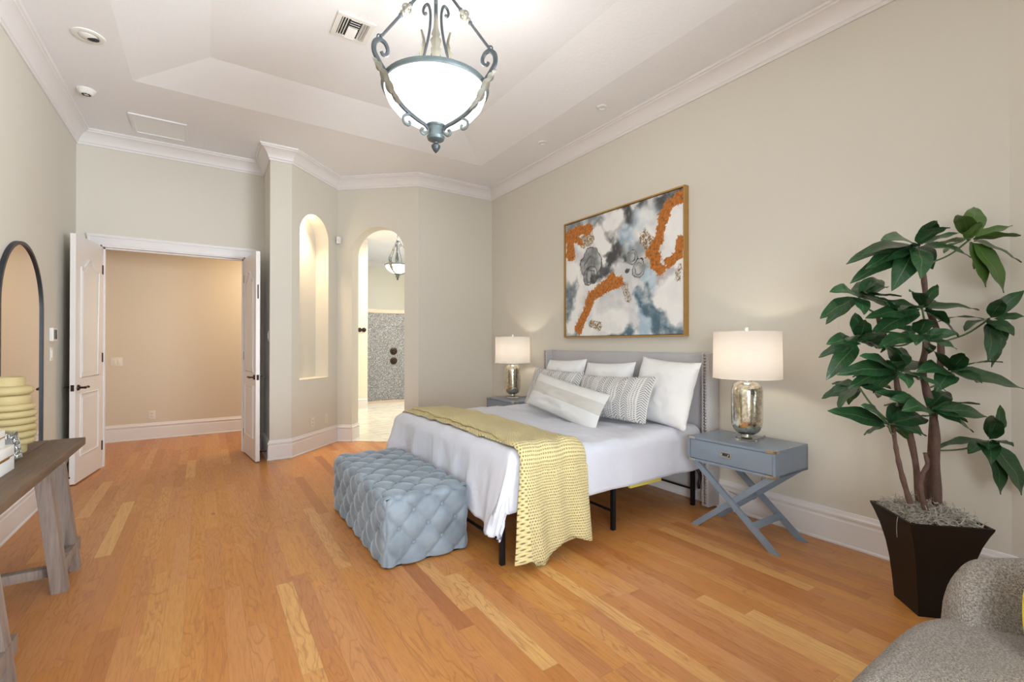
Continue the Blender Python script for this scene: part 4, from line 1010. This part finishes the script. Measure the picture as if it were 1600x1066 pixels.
# ------------------------------------------------------------------ painting
AY0, AY1, AZ0, AZ1 = 2.545, 4.155, 1.43, 2.735
pt = thing('abstract_painting', 'large abstract painting of grey, white and rust in gold frame', 'painting', (RX, (AY0+AY1)/2, AZ0))
fw_ = .014
for lo, hi in (((RX-.06, AY0-fw_, AZ0-fw_), (RX, AY0, AZ1+fw_)), ((RX-.06, AY1, AZ0-fw_), (RX, AY1+fw_, AZ1+fw_)), ((RX-.06, AY0, AZ0-fw_), (RX, AY1, AZ0)), ((RX-.06, AY0, AZ1), (RX, AY1, AZ1+fw_))):
    obj('frame', bx(lo, hi, .001), M_gold, pt)
obj('inner_gap', bx((RX-.040, AY0, AZ0), (RX-.010, AY1, AZ1)), M_void, pt)
ART = [('w','LG',[(0.523,0.823),(0.588,0.686),(0.549,0.537),(0.587,0.362)],0.173,0.8),
       ('w','SG',[(0.023,0.976),(0.297,0.958),(0.413,0.913)],0.062,0.9),
       ('w','MG',[(0.356,0.916),(0.441,0.781),(0.523,0.823),(0.562,0.934)],0.058,0.95),
       ('w','DG',[(0.427,0.721),(0.482,0.623)],0.078,1),
       ('w','DG',[(0.522,0.688),(0.575,0.665)],0.066,0.9),
       ('w','DG',[(0.549,0.956),(0.626,0.892)],0.053,1),
       ('w','DG',[(0.711,0.96),(0.815,0.934),(0.88,0.963),(0.963,0.974)],0.046,1),
       ('w','LB',[(0.575,0.785),(0.638,0.687)],0.07,0.8),
       ('w','LB',[(0.687,0.875),(0.758,0.895)],0.083,0.8),
       ('w','MG',[(0.675,0.644),(0.722,0.553),(0.757,0.456)],0.068,0.6),
       ('w','DG',[(0.427,0.533),(0.341,0.521)],0.043,0.95),
       ('w','MG',[(0.745,0.457),(0.814,0.424)],0.053,0.9),
       ('w','LB',[(0.768,0.408),(0.733,0.23),(0.745,0.046)],0.077,1),
       ('w','SL',[(0.722,0.311),(0.78,0.192),(0.889,0.052)],0.073,1),
       ('w','SL',[(0.824,0.021),(0.951,0.007)],0.043,1),
       ('w','SG',[(0.057,0.442),(0.065,0.344),(0.074,0.178)],0.094,1),
       ('w','SL',[(0.468,0.024),(0.587,0.039)],0.051,1),
       ('w','SG',[(0.022,0.041),(0.09,0.012)],0.036,0.8),
       ('w','LG',[(0.384,0.184),(0.427,0.257),(0.495,0.226)],0.049,0.6),
       ('w','LG',[(0.574,0.22),(0.649,0.119)],0.062,0.6),
       ('w','PK',[(0.868,0.416),(0.9,0.433)],0.049,0.9),
       ('w','LG',[(0.921,0.408),(0.926,0.278)],0.028,0.6),
       ('w','SG',[(0.972,0.07),(0.952,0.039)],0.042,0.5),
       ('w','WH',[(0.428,0.922),(0.51,0.912)],0.078,1),
       ('w','WH',[(0.319,0.861),(0.399,0.727)],0.057,1),
       ('w','WH',[(0.057,0.608),(0.057,0.511)],0.069,1),
       ('w','WH',[(0.156,0.375),(0.09,0.149),(0.048,0.068)],0.046,1),
       ('w','WH',[(0.384,0.108),(0.522,0.126)],0.101,1),
       ('w','WH',[(0.868,0.262),(0.962,0.316),(0.952,0.157)],0.099,1),
       ('w','WH',[(0.953,0.811),(0.922,0.755)],0.068,1),
       ('w','WH',[(0.901,0.651),(0.885,0.567)],0.029,1),
       ('w','WH',[(0.699,0.9),(0.769,0.863)],0.033,0.9),
       ('w','WH',[(0.723,0.83),(0.675,0.784)],0.03,0.5),
       ('b','MG',[(0.259,0.613)],0.165,1),
       ('b','DG',[(0.256,0.506)],0.103,1),
       ('b','MG',[(0.625,0.595)],0.068,1),
       ('b','MG',[(0.68,0.5)],0.088,1),
       ('b','DG',[(0.585,0.497)],0.034,1),
       ('s','TN',[(0.189,0.813),(0.244,0.814)],0.073,1),
       ('s','TN',[(0.723,0.726),(0.757,0.684)],0.072,1),
       ('s','TN',[(0.274,0.1),(0.333,0.078)],0.058,1),
       ('s','TN2',[(0.574,0.376),(0.587,0.279)],0.047,1),
       ('s','TN2',[(0.973,0.464),(0.977,0.368)],0.025,1),
       ('s','OR',[(0.032,0.918),(0.244,0.906)],0.06,1),
       ('s','OR',[(0.049,0.873),(0.049,0.734)],0.072,1),
       ('s','OR',[(0.108,0.859),(0.157,0.82)],0.046,1),
       ('s','OR',[(0.14,0.065),(0.204,0.197),(0.266,0.323),(0.399,0.411),(0.522,0.419)],0.064,1),
       ('s','OR',[(0.399,0.411),(0.455,0.453)],0.059,1),
       ('s','OR',[(0.996,0.942),(0.912,0.92),(0.853,0.817),(0.836,0.71),(0.792,0.608),(0.814,0.491),(0.845,0.458)],0.06,1),
       ('s','OR',[(0.973,0.651),(0.963,0.541),(0.895,0.516)],0.053,1),
       ('s','OR',[(0.757,0.592),(0.825,0.557)],0.053,1)]

PAL = dict(WH=(238, 237, 234), LG=(196, 197, 198), MG=(136, 137, 136), DG=(70, 72, 73), SL=(78, 104, 120), SG=(104, 118, 126), LB=(166, 190, 206), OR=(196, 118, 40), OD=(128, 70, 24), TN=(168, 144, 110), TN2=(196, 186, 170), PK=(190, 178, 180))
def art_colour(u, v):
    """u left->right, v bottom->top, 0..1"""
    W_, H_ = 1.61, 1.305
    x, y = u*W_, v*H_; q = Vector((x, y, 0))
    n1 = mnoise.fractal(q*5+Vector((7, 1, 0)), .9, 2, 5); n2 = mnoise.fractal(q*5+Vector((1, 9, 3)), .9, 2, 5)
    f1 = mnoise.fractal(Vector((x, y, 2))*4, .9, 2.1, 6); f2 = mnoise.fractal(Vector((x, y, 9))*9, .8, 2.1, 6); f3 = mnoise.fractal(Vector((x, y, 5))*40, .7, 2.1, 4); f4 = mnoise.fractal(Vector((x, y, 15))*75, .6, 2.1, 3)
    wx, wy = x+.03*n1, y+.03*n2
    lerp = lambda a, c, t: [a[i]+(c[i]-a[i])*max(0, min(1, t)) for i in range(3)]
    def dist(P):
        best = 9
        for a, c in zip(P, P[1:] if len(P) > 1 else P):
            ax, ay, bx_, by = a[0]*W_, a[1]*H_, c[0]*W_, c[1]*H_; dx, dy = bx_-ax, by-ay; L2 = dx*dx+dy*dy
            t = 0 if L2 < 1e-9 else max(0, min(1, ((wx-ax)*dx+(wy-ay)*dy)/L2)); best = min(best, math.hypot(wx-ax-dx*t, wy-ay-dy*t))
        return best
    c = lerp(PAL['WH'], PAL['LG'], .25+f1*.9)
    for kind, col, P, r, k in ART:
        d = dist(P)
        if kind == 'w':
            s = (d-r+.05*f2)/.055
            if s < 1:
                tone = lerp(PAL[col], PAL['WH'], (.0 if col in ('DG', 'SL') else .08)+.75*max(0, f1+.12)+.45*f2) if col != 'WH' else lerp(PAL['WH'], PAL['LG'], .35*f1)
                c = lerp(c, tone, k*(1-max(0, s)) if s > 0 else k)
        elif kind == 'b':
            e = r*1.05+.012*f2
            if d < e:
                c = lerp(lerp(PAL[col], PAL['LG'], .45+1.1*f2), PAL['DG'], .5*max(0, f1*1.5)); rim_ = (e-d)
                if rim_ < .012: c = lerp(c, (58, 60, 62), .55+1.4*f2)
                elif abs((d/e)-.55+.15*f1) < .06: c = lerp(c, PAL['DG'], .35+f2)
        else:
            s = d-r+.012*f2+.018*f3
            if s < 0:
                if col == 'OR': c = lerp(lerp(PAL['OR'], PAL['OD'], .35+1.0*f3+.9*f4), (216, 150, 70), .9*max(0, f4-.1))
                else: c = lerp(c, lerp(PAL[col], (112, 92, 66), .3+1.2*f4+.8*f3), .8+1.0*(f3+f4))
    return c
b = BM(); NX, NY = 260, 210; cl = b.verts.layers.float_color.new('art')
Vv = grid(b, NX, NY, lambda u, v: Vector((RX-.044, AY1-.006-(AY1-AY0-.012)*u, AZ0+.006+(AZ1-AZ0-.012)*v)))
for i in range(NX+1):
    for j in range(NY+1): Vv[i][j][cl] = srgb(*art_colour(i/NX, j/NY))
m, nt, bs = newmat('abstract_canvas'); g = G(nt); at_ = g.n('ShaderNodeAttribute', attribute_name='art'); nt.links.new(at_.outputs['Color'], bs.inputs['Base Color']); bs.inputs['Roughness'].default_value = .55
g.bump(g.noise(g.coord(), 120, 3), .3, .003, bs)
obj('canvas', b, m, pt, None)

# ------------------------------------------------------------------ potted plant
pc = Vector((3.08, .795)); PR = .478
pl = thing('potted_plant', 'tall umbrella plant with brown trunks in flared black planter', 'plant', (pc.x, pc.y, 0))
def ring(half, z, inset=0): return [Vector((pc.x+(half-inset)*1.4142*math.cos(a), pc.y+(half-inset)*1.4142*math.sin(a), z)) for a in (0, PI/2, PI, 3*PI/2)]
b = BM(); prof = [(.098, 0), (.104, .10), (.112, .20), (.124, .29), (.142, .375), (.160, .435), (.172, .468), (.174, PR)]
rings = [[b.verts.new(p) for p in ring(h, z)] for h, z in prof] + [[b.verts.new(p) for p in ring(h, z)] for h, z in ((.160, PR), (.150, PR-.03), (.135, PR-.06))]
for A, Bq in zip(rings, rings[1:]):
    for k in range(4): b.faces.new((A[k], A[(k+1) % 4], Bq[(k+1) % 4], Bq[k]))
b.faces.new(rings[0][::-1]); b.faces.new(rings[-1]); obj('planter', b, M_planter, pl, 25)
# moss: tangle of thin strands heaped on the soil
b = BM(); rnd = random.Random(3)
for k in range(1500):
    u, v = rnd.uniform(-1, 1), rnd.uniform(-1, 1)
    e1, e2 = Vector((.7071, .7071, 0)), Vector((.7071, -.7071, 0)); hgt = .055*(1-max(abs(u), abs(v))**2)
    p = Vector((pc.x, pc.y, PR-.012+hgt*rnd.uniform(.2, 1.15)))+(e1*u+e2*v)*.16
    d = Vector((rnd.gauss(0, 1), rnd.gauss(0, 1), rnd.gauss(0, .45))).normalized(); pts = [p]
    for q in range(5):
        d = (d+Vector((rnd.gauss(0, .7), rnd.gauss(0, .7), rnd.gauss(0, .35)))).normalized(); pts.append(pts[-1]+d*rnd.uniform(.008, .018))
    if max(max(abs((p_-Vector((pc.x, pc.y, 0))).dot(e1)), abs((p_-Vector((pc.x, pc.y, 0))).dot(e2))) for p_ in pts) > .166: continue
    pts = [Vector((p_.x, p_.y, max(p_.z, PR-.03))) for p_ in pts]
    tube(b, pts, rnd.uniform(.0011, .0023), 3, cap=False)
for p0 in (Vector((2.893, .86, PR+.004)),):
    tube(b, smoothpath([p0, p0+Vector((-.012, 0, -.02)), p0+Vector((-.004, .004, -.06)), p0+Vector((-.012, .0, -.1))], 4), .0014, 3)
mo = obj('moss', b, M_moss, pl, 80); mo['kind'] = 'stuff'
b = BM(); vs = [b.verts.new(p) for p in ring(.158, PR-.016)]; b.faces.new(vs); obj('soil', b, M_soil, pl)
D0 = FW.dot(Vector((pc.x, pc.y, CH))-Vector((0, 0, CH)))
trunks = [([(1464, 790, 0), (1462, 720, 0), (1460, 660, -.02), (1447, 608, -.03), (1441, 575, -.02), (1447, 540, 0), (1449, 500, .01)], .0205),
          ([(1446, 792, .08), (1453, 720, .08), (1460, 640, .08), (1470, 560, .07), (1466, 522, .06), (1450, 480, .04), (1444, 440, .03), (1443, 415, .02)], .017),
          ([(1437, 788, .02), (1430, 720, .03), (1414, 650, .04), (1402, 605, .04), (1397, 560, .03), (1378, 515, .02), (1370, 490, 0)], .0165),
          ([(1422, 786, -.04), (1408, 738, -.04), (1400, 700, -.04), (1395, 664, -.04)], .0135),
          ([(1446, 796, -.06), (1438, 764, -.06), (1441, 742, -.06), (1449, 726, -.05), (1445, 708, -.05)], .0135)]
TP = []
for pts, r in trunks:
    P3 = smoothpath([at(x, y, D0+dz) for x, y, dz in pts], 5); TP.append(P3)
    b = BM(); tube(b, P3, lambda q, r=r: r*(1-.35*q)*(1+.12*math.sin(q*31)), 10); obj('trunk', b, M_trunk, pl, 70)
whorls = [((1432, 384, -.02), [(1376, 375), (1346, 400), (1322, 413), (1352, 421), (1328, 443), (1393, 455), (1438, 436), (1464, 345), (1505, 363), (1517, 403)]),
          ((1516, 374, .02), [(1496, 336), (1521, 324), (1582, 353), (1597, 411), (1568, 458), (1540, 449), (1522, 421), (1493, 379)]),
          ((1342, 463, 0), [(1296, 456), (1281, 498), (1290, 507), (1353, 436), (1377, 438), (1386, 450), (1370, 466), (1350, 492)]),
          ((1343, 534, -.05), [(1291, 538), (1279, 559), (1291, 594), (1336, 489), (1352, 500), (1378, 520), (1370, 545), (1395, 530)]),
          ((1340, 602, .0), [(1284, 623), (1326, 633), (1300, 600), (1362, 585), (1372, 622)]),
          ((1403, 579, -.12), [(1307, 586), (1325, 607), (1364, 615), (1343, 556), (1379, 540), (1408, 543), (1437, 565), (1435, 594), (1420, 607)]),
          ((1441, 483, -.05), [(1376, 473), (1402, 511), (1530, 485), (1465, 445), (1498, 527), (1352, 497), (1357, 530), (1420, 455)]),
          ((1436, 525, -.14), [(1498, 523), (1405, 530), (1446, 555), (1495, 546), (1372, 545), (1390, 508)]),
          ((1545, 499, .02), [(1566, 468), (1600, 454), (1604, 495), (1573, 533), (1549, 574), (1565, 556), (1543, 566)]),
          ((1484, 581, -.06), [(1599, 608), (1526, 598), (1432, 581), (1507, 553), (1450, 545), (1462, 612)]),
          ((1451, 640, -.10), [(1542, 652), (1521, 676), (1390, 623), (1367, 612), (1408, 642), (1480, 612)]),
          ((1388, 663, -.08), [(1293, 642), (1345, 633), (1350, 680), (1406, 632), (1449, 656), (1446, 682)]),
          ((1545, 689, .02), [(1563, 633), (1584, 698), (1563, 773), (1597, 773), (1552, 650)])]
def leaf(bm, base, tip, wid, nrm, droop, curl):
    ax = tip-base; L = ax.length; d = ax.normalized(); s = d.cross(nrm).normalized(); n = s.cross(d); lay = bm.loops.layers.uv.verify()
    NL, NW = 10, 4; V = []
    for i in range(NL+1):
        t = i/NL; wv = wid*(math.sin(PI*min(1, t**.85))**.75)*(1-.35*t) if 0 < t < 1 else .0008
        c = base+d*L*t+n*(droop*L*4*t*(1-t)); row = []
        for j in range(NW+1):
            q = j/NW*2-1; row.append(bm.verts.new(c+s*q*wv+n*(curl*wv*abs(q)+.004*math.sin(t*14+q*2))))
        V.append(row)
    for i in range(NL):
        for j in range(NW):
            f = bm.faces.new((V[i][j], V[i+1][j], V[i+1][j+1], V[i][j+1]))
            for lpp, (a, c2) in zip(f.loops, ((i, j), (i+1, j), (i+1, j+1), (i, j+1))): lpp[lay].uv = (c2/NW, a/NL)
rnd = random.Random(11)
for (cx_, cy_, dz), tips in whorls:
    c = at(cx_, cy_, D0+dz); b = BM()
    Ls = [(at(x, y, D0+dz)-c).length for x, y in tips]; Lt = min(.36, max(.24, sum(Ls)/len(Ls)*1.12))
    for (x, y), l0 in zip(tips, Ls):
        extra = math.sqrt(max(0, Lt*Lt-l0*l0))*.7; sg = -1 if rnd.random() < .62 else 1
        tip = at(x, y, D0+dz+sg*extra); 
        if tip.x > 3.50: tip.x = 3.50
        upish = Vector((0, 0, 1))-FW*.75+Vector((rnd.gauss(0, .2), rnd.gauss(0, .2), 0)); L = (tip-c).length
        ax = (tip-c).normalized(); st0 = c+ax*.02
        if abs(ax.z) > .8: upish = -FW+Vector((ax.x, ax.y, 0))*.5
        leaf(b, st0, tip, max(.042, min(.066, L*.205)), upish.normalized(), rnd.uniform(.03, .11), rnd.uniform(.05, .22))
    for q in range(4):
        a = rnd.uniform(0, 2*PI); e = rnd.uniform(-.55, .35); tip = c+Vector((math.cos(a)*math.cos(e), math.sin(a)*math.cos(e), math.sin(e)))*Lt*rnd.uniform(.7, .95)
        if tip.x > 3.46: continue
        leaf(b, c+(tip-c)*.06, tip, Lt*.19, Vector((rnd.gauss(0, .2), rnd.gauss(0, .2), 1)).normalized(), rnd.uniform(.04, .12), rnd.uniform(.05, .2))
    lc = obj('leaf_cluster', b, M_leaf2 if cx_ == 1516 else M_leaf, pl, 80)
    b = BM(); best = min((((p-c).length, p) for P3 in TP for p in P3 if p.z > .62 and p.z < c.z+.05), key=lambda q: q[0])[1]
    # petiole joins a trunk a little below the cluster
    low = min((((p-(c-Vector((0, 0, .07)))).length, p) for P3 in TP for p in P3), key=lambda q: q[0])[1]
    mid = low.lerp(c, .55)+Vector((0, 0, -.02)); tube(b, smoothpath([low, mid, c], 6), .0045, 6)
    for (x, y), l0 in zip(tips, Ls): pass
    obj('petiole', b, M_petiole, lc, 70)

# ------------------------------------------------------------------ armchair (lower right)
ac = thing('armchair', 'taupe boucle low barrel armchair in the lower right corner', 'armchair', (1.85, .10, 0))
def rounded(lo, hi, r, n=4, puff=0.0):
    b = BM(); t = BM(); bmesh.ops.create_cube(t, size=1)
    for v in t.verts: v.co = Vector([lo[i]+(v.co[i]+.5)*(hi[i]-lo[i]) for i in range(3)])
    bmesh.ops.bevel(t, geom=list(t.edges), offset=r, segments=n, profile=.55, affect='EDGES'); merge(b, t); return b
# seat: D-shaped cushion, superellipse plan
def dome(cx_, cy_, hx, hy, z0, z1, r, p=3.2):
    b = BM(); N = 72; rings = []
    prof = [(0.0, z0)] + [(hx_, zz) for hx_, zz in ()]
    lv = [(1-.0, z0)] + [(1, z0+(z1-r-z0)*k/3) for k in range(4)] + [(1-(r/hx)*(1-math.cos(a)), z1-r+r*math.sin(a)) for a in [PI/2*k/8 for k in range(1, 9)]]
    for sc_, z in lv:
        row = []
        for k in range(N):
            a = 2*PI*k/N; ca, sa = math.cos(a), math.sin(a); rr = (abs(ca)**p+abs(sa)**p)**(-1/p)
            row.append(b.verts.new((cx_+hx*sc_*rr*ca, cy_+hy*sc_*rr*sa, z+.006*nz((ca*2, sa*2, z*3)))))
        rings.append(row)
    last = rings[-1]
    for q in (.6, .3):
        rings.append([b.verts.new((cx_+(v.co.x-cx_)*q, cy_+(v.co.y-cy_)*q, z1+.012*(1-q*q))) for v in last])
    for A, Bq in zip(rings, rings[1:]):
        for k in range(N): b.faces.new((A[k], A[(k+1) % N], Bq[(k+1) % N], Bq[k]))
    b.faces.new(rings[0][::-1]); b.faces.new(rings[-1]); return b
obj('seat', dome(1.655, .075, .555, .487, .13, .435, .06, 4.2), M_boucle, ac, 70)
# curved back hugging the right-hand side
b = BM(); N, K = 60, 20
def backpt(u, v):
    a = math.radians(-52+104*u); ed = min(u, 1-u)*104*PI/180*.62; hz = .24
    top = .655-.0*u
    e = min(1, ed/.16); tp = .595+.075*min(1, ed/.42); top = .43+(tp-.43)*math.sqrt(max(0, 1-(1-e)**2))
    th = .06*(1-.25*(1-e))
    ang = 2*PI*v; cr = math.copysign(abs(math.cos(ang))**.7, math.cos(ang)); cz = math.copysign(abs(math.sin(ang))**.5, math.sin(ang))
    zc, zh = (top+.12)/2, (top-.12)/2
    lean = .06*((zc+zh*cz)-.3)
    rx, ry = .50+lean, .46+lean
    sx, sy = 1.72+ (rx+th*cr)*math.copysign(abs(math.cos(a))**.72, math.cos(a)), .085+(ry+th*cr)*math.copysign(abs(math.sin(a))**.72, math.sin(a))
    return Vector((sx, sy, zc+zh*cz))
grid(b, N, K, backpt); bmesh.ops.remove_doubles(b, verts=b.verts, dist=1e-4)
for e in [e for e in b.edges if e.is_boundary][:0]: pass
bmesh.ops.holes_fill(b, edges=[e for e in b.edges if e.is_boundary], sides=0)
obj('backrest', b, M_boucle, ac, 70)
for x, y in ((1.42, -.2), (1.42, .37), (2.02, -.2), (2.02, .37)):
    obj('leg', lathe(BM(), [(0, 0), (.016, 0), (.022, .15), (0, .15)], (x, y, 0), 14), M_blackmetal, ac)
cb = BM(); grid(cb, 20, 20, lambda u, v: Vector((2.02-.12*v+.065*max(0, 1-abs(u*2-1)**2.4)**.6*max(0, 1-abs(v*2-1)**2.4)**.6*-1, .285-.40*u, .447+.0+.36*(v) if False else .45+.30*v)))
grid(cb, 20, 20, lambda u, v: Vector((2.02+.06*v+.055*max(0, 1-abs(u*2-1)**2.4)**.6*max(0, 1-abs(v*2-1)**2.4)**.6, .285-.40*u, .45+.30*v)))
cb.free()
def small_cushion(C, ex, ez, en, w_, h_, th):
    b = BM()
    for s in (1, -1):
        def f(u, v, s=s):
            a, c = u*2-1, v*2-1; t = th/2*max(0, 1-abs(a)**2.5)**.6*max(0, 1-abs(c)**2.5)**.6
            return C+ex*a*w_/2*(1+.10*(1-c*c))+ez*c*h_/2*(1-.05*(1-a*a))+en*s*t
        grid(b, 18, 18, f)
    bmesh.ops.remove_doubles(b, verts=b.verts, dist=1e-4); return b
cu = obj('throw_cushion', small_cushion(Vector((1.985, .048, .590)), Vector((0, 1, 0)), Vector((.25, 0, .97)), Vector((.97, 0, -.25)), .46, .30, .13), M_yellowcushion, None, 70, (2.0, .06, .45))
tag(cu, 'bright yellow cushion on the armchair at the right edge', 'cushion')

# ------------------------------------------------------------------ console table + things on it
TZ = .765; CX0, CX1, CY0, CY1 = -1.115, -.622, 2.02, 3.89
ct = thing('console_table', 'weathered brown wooden console table with grey trestle legs', 'console table', ((CX0+CX1)/2, (CY0+CY1)/2, 0))
b = BM(); t_ = BM(); 
def topf(lo, hi): box(b, lo, hi, .006)
for k in range(3): topf((CX0+k*(CX1-CX0)/3+.0005, CY0, TZ-.045), (CX0+(k+1)*(CX1-CX0)/3-.0005, CY1, TZ))
obj('tabletop', b, M_tabletop, ct); t_.free()
for yc in (3.60, 2.45):
    for yy in (yc-.13, yc+.16):
        for sx, xt, xb in ((1, -.735, -.655), (-1, -1.02, -1.085)):
            b = BM(); f3 = lambda s, z, k: Vector((s, yy-.035+k, z)); w2 = .031
            plate(b, [(xb-w2, 0), (xb+w2, 0), (xt+w2, TZ-.045), (xt-w2, TZ-.045)], [], f3, .07); obj('leg', b, M_tableleg, ct)
    for x in (-.668, -1.075):
        b = BM(); box(b, (x-.028, yc-.10, .085), (x+.03, yc+.26, .16), .004); obj('foot_rail', b, M_tableleg, ct)
    b = BM(); box(b, (-1.09, yc-.105, .075), (-.67, yc-.05, .125), .004); obj('stretcher', b, M_tableleg, ct)
    b = BM(); box(b, (-1.09, yc-.02, TZ-.10), (-.66, yc+.05, TZ-.045), .004); obj('apron', b, M_tableleg, ct)
# ribbed yellow vase
vc = Vector((-.882, 3.53, TZ)); prof = [(0, 0), (.076, 0), (.080, .005), (.081, .040), (.084, .046)]
zz = .046
for k in range(6):
    R_ = .113+(.005 if 1 <= k <= 4 else 0)
    for q in range(9): a = PI*q/8; prof.append((R_-.019+.019*math.sin(a), zz+.0365*(1-math.cos(a))/2))
    zz += .0365
prof += [(.096, zz+.002), (.096, zz+.040), (.092, zz+.044)]
for q in range(9): a = PI*q/8; prof.append((.080+.026*math.sin(a), zz+.046+.048*(1-math.cos(a))/2))
prof += [(.072, zz+.096), (.072, zz+.138), (.068, zz+.142), (.064, zz+.138), (.062, zz+.1), (.075, zz+.03), (.08, .06), (0, .05)]
va = obj('ribbed_vase', lathe(BM(), prof, vc, 48), M_vase, None, 50, tuple(vc)); tag(va, 'stacked-ring ochre yellow ceramic vase on the console table', 'vase')
def deco_box(label, lo, hi):
    t = thing('decorative_box', label, 'box', ((lo[0]+hi[0])/2, (lo[1]+hi[1])/2, lo[2])); zs = lo[2]+(hi[2]-lo[2])*.58
    obj('body', bx(lo, (hi[0], hi[1], zs-.003), .003), M_boxwhite, t); obj('band', bx((lo[0]+.002, lo[1]+.002, zs-.004), (hi[0]-.002, hi[1]-.002, zs+.003)), M_goldband, t)
    obj('lid', bx((lo[0], lo[1], zs+.002), hi, .003), M_boxwhite, t)
    b = BM(); box(b, (hi[0]-.001, hi[1]-.075, zs-.005), (hi[0]+.003, lo[1]+.02, zs+.004), .001); obj('gold_edge', b, M_goldband, t)
deco_box('lower white box with gold band on the console table', (-1.0, 2.80, TZ), (-.743, 3.09, TZ+.115))
deco_box('smaller white box with gold band stacked on top', (-.98, 2.82, TZ+.116), (-.758, 3.03, TZ+.193))
fo = thing('photo_frame', 'small hammered silver photo frame leaning by the vase', 'photo frame', (-.803, 3.275, TZ))
Mf = Matrix.Translation((-.803, 3.275, TZ+.008)) @ Matrix.Rotation(math.radians(49), 4, 'Z') @ Matrix.Rotation(math.radians(-14), 4, 'X')
f3 = lambda s, z, k: Mf @ Vector((s, k, z))
b = BM(); plate(b, [(-.055, 0), (.055, 0), (.055, .135), (-.055, .135)], [[(-.030, .032), (.030, .032), (.030, .103), (-.030, .103)]], f3, .014); obj('frame', b, M_silver, fo)
b = BM(); plate(b, [(-.033, .029), (.033, .029), (.033, .106), (-.033, .106)], [], lambda s, z, k: f3(s, z, k+.006), .003); obj('picture', b, M_photo, fo)
b = BM(); plate(b, [(-.02, .0), (.02, .0), (.012, .10), (-.012, .10)], [], lambda s, z, k: Mf @ Vector((s, .014+k+.045*(1-z/.10), z+.012-.012*(1-z/.10))), .003); obj('easel_back', b, M_blackmetal, fo)

# arched mirror on the left wall
mi = thing('arched_mirror', 'tall arched wall mirror with thin black frame', 'mirror', (LX, 4.87, .36))
f3 = lambda s, z, k: Vector((LX+.002+k, s, z)); y0, y1 = 4.375, 5.365
oa = arch_loop(y0, y1, .36, 1.61, 40); ia = arch_loop(y0+.022, y1-.022, .382, 1.61, 40)
b = BM(); plate(b, oa, [ia], f3, .026); obj('frame', b, M_blackfr, mi)
b = BM(); plate(b, arch_loop(y0+.020, y1-.020, .380, 1.61, 40), [], lambda s, z, k: f3(s, z, k+.008), .006); obj('glass', b, M_mirror, mi, None)

# shower controls on the mosaic
for k, z in enumerate((1.20, .97)):
    p2 = at(615, (549, 564)[k], 1)-Vector((0, 0, CH)); best = min((mos(u/400, 0) for u in range(401)), key=lambda q: abs(math.atan2(q.x, q.y)-math.atan2(p2.x, p2.y)))
    q = Vector((best.x, best.y, CH+p2.z/math.hypot(p2.x, p2.y)*math.hypot(best.x, best.y))); n3 = Vector((cc.x-best.x, cc.y-best.y, 0)).normalized()
    t = thing('shower_valve', ('upper' if k == 0 else 'lower')+' of two round bronze shower valves on the mosaic', 'shower valve', tuple(q))
    b = BM(); tube(b, [q, q+n3*.012], lambda s: .085-.015*s, 24); obj('escutcheon', b, M_bronze, t)
    b = BM(); tube(b, [q+n3*.01, q+n3*.05, q+n3*.06], lambda s: .040-.01*s, 16); tube(b, [q+n3*.045, q+n3*.045+Vector((.05, 0, .03))], .010, 8); obj('handle', b, M_bronze, t)
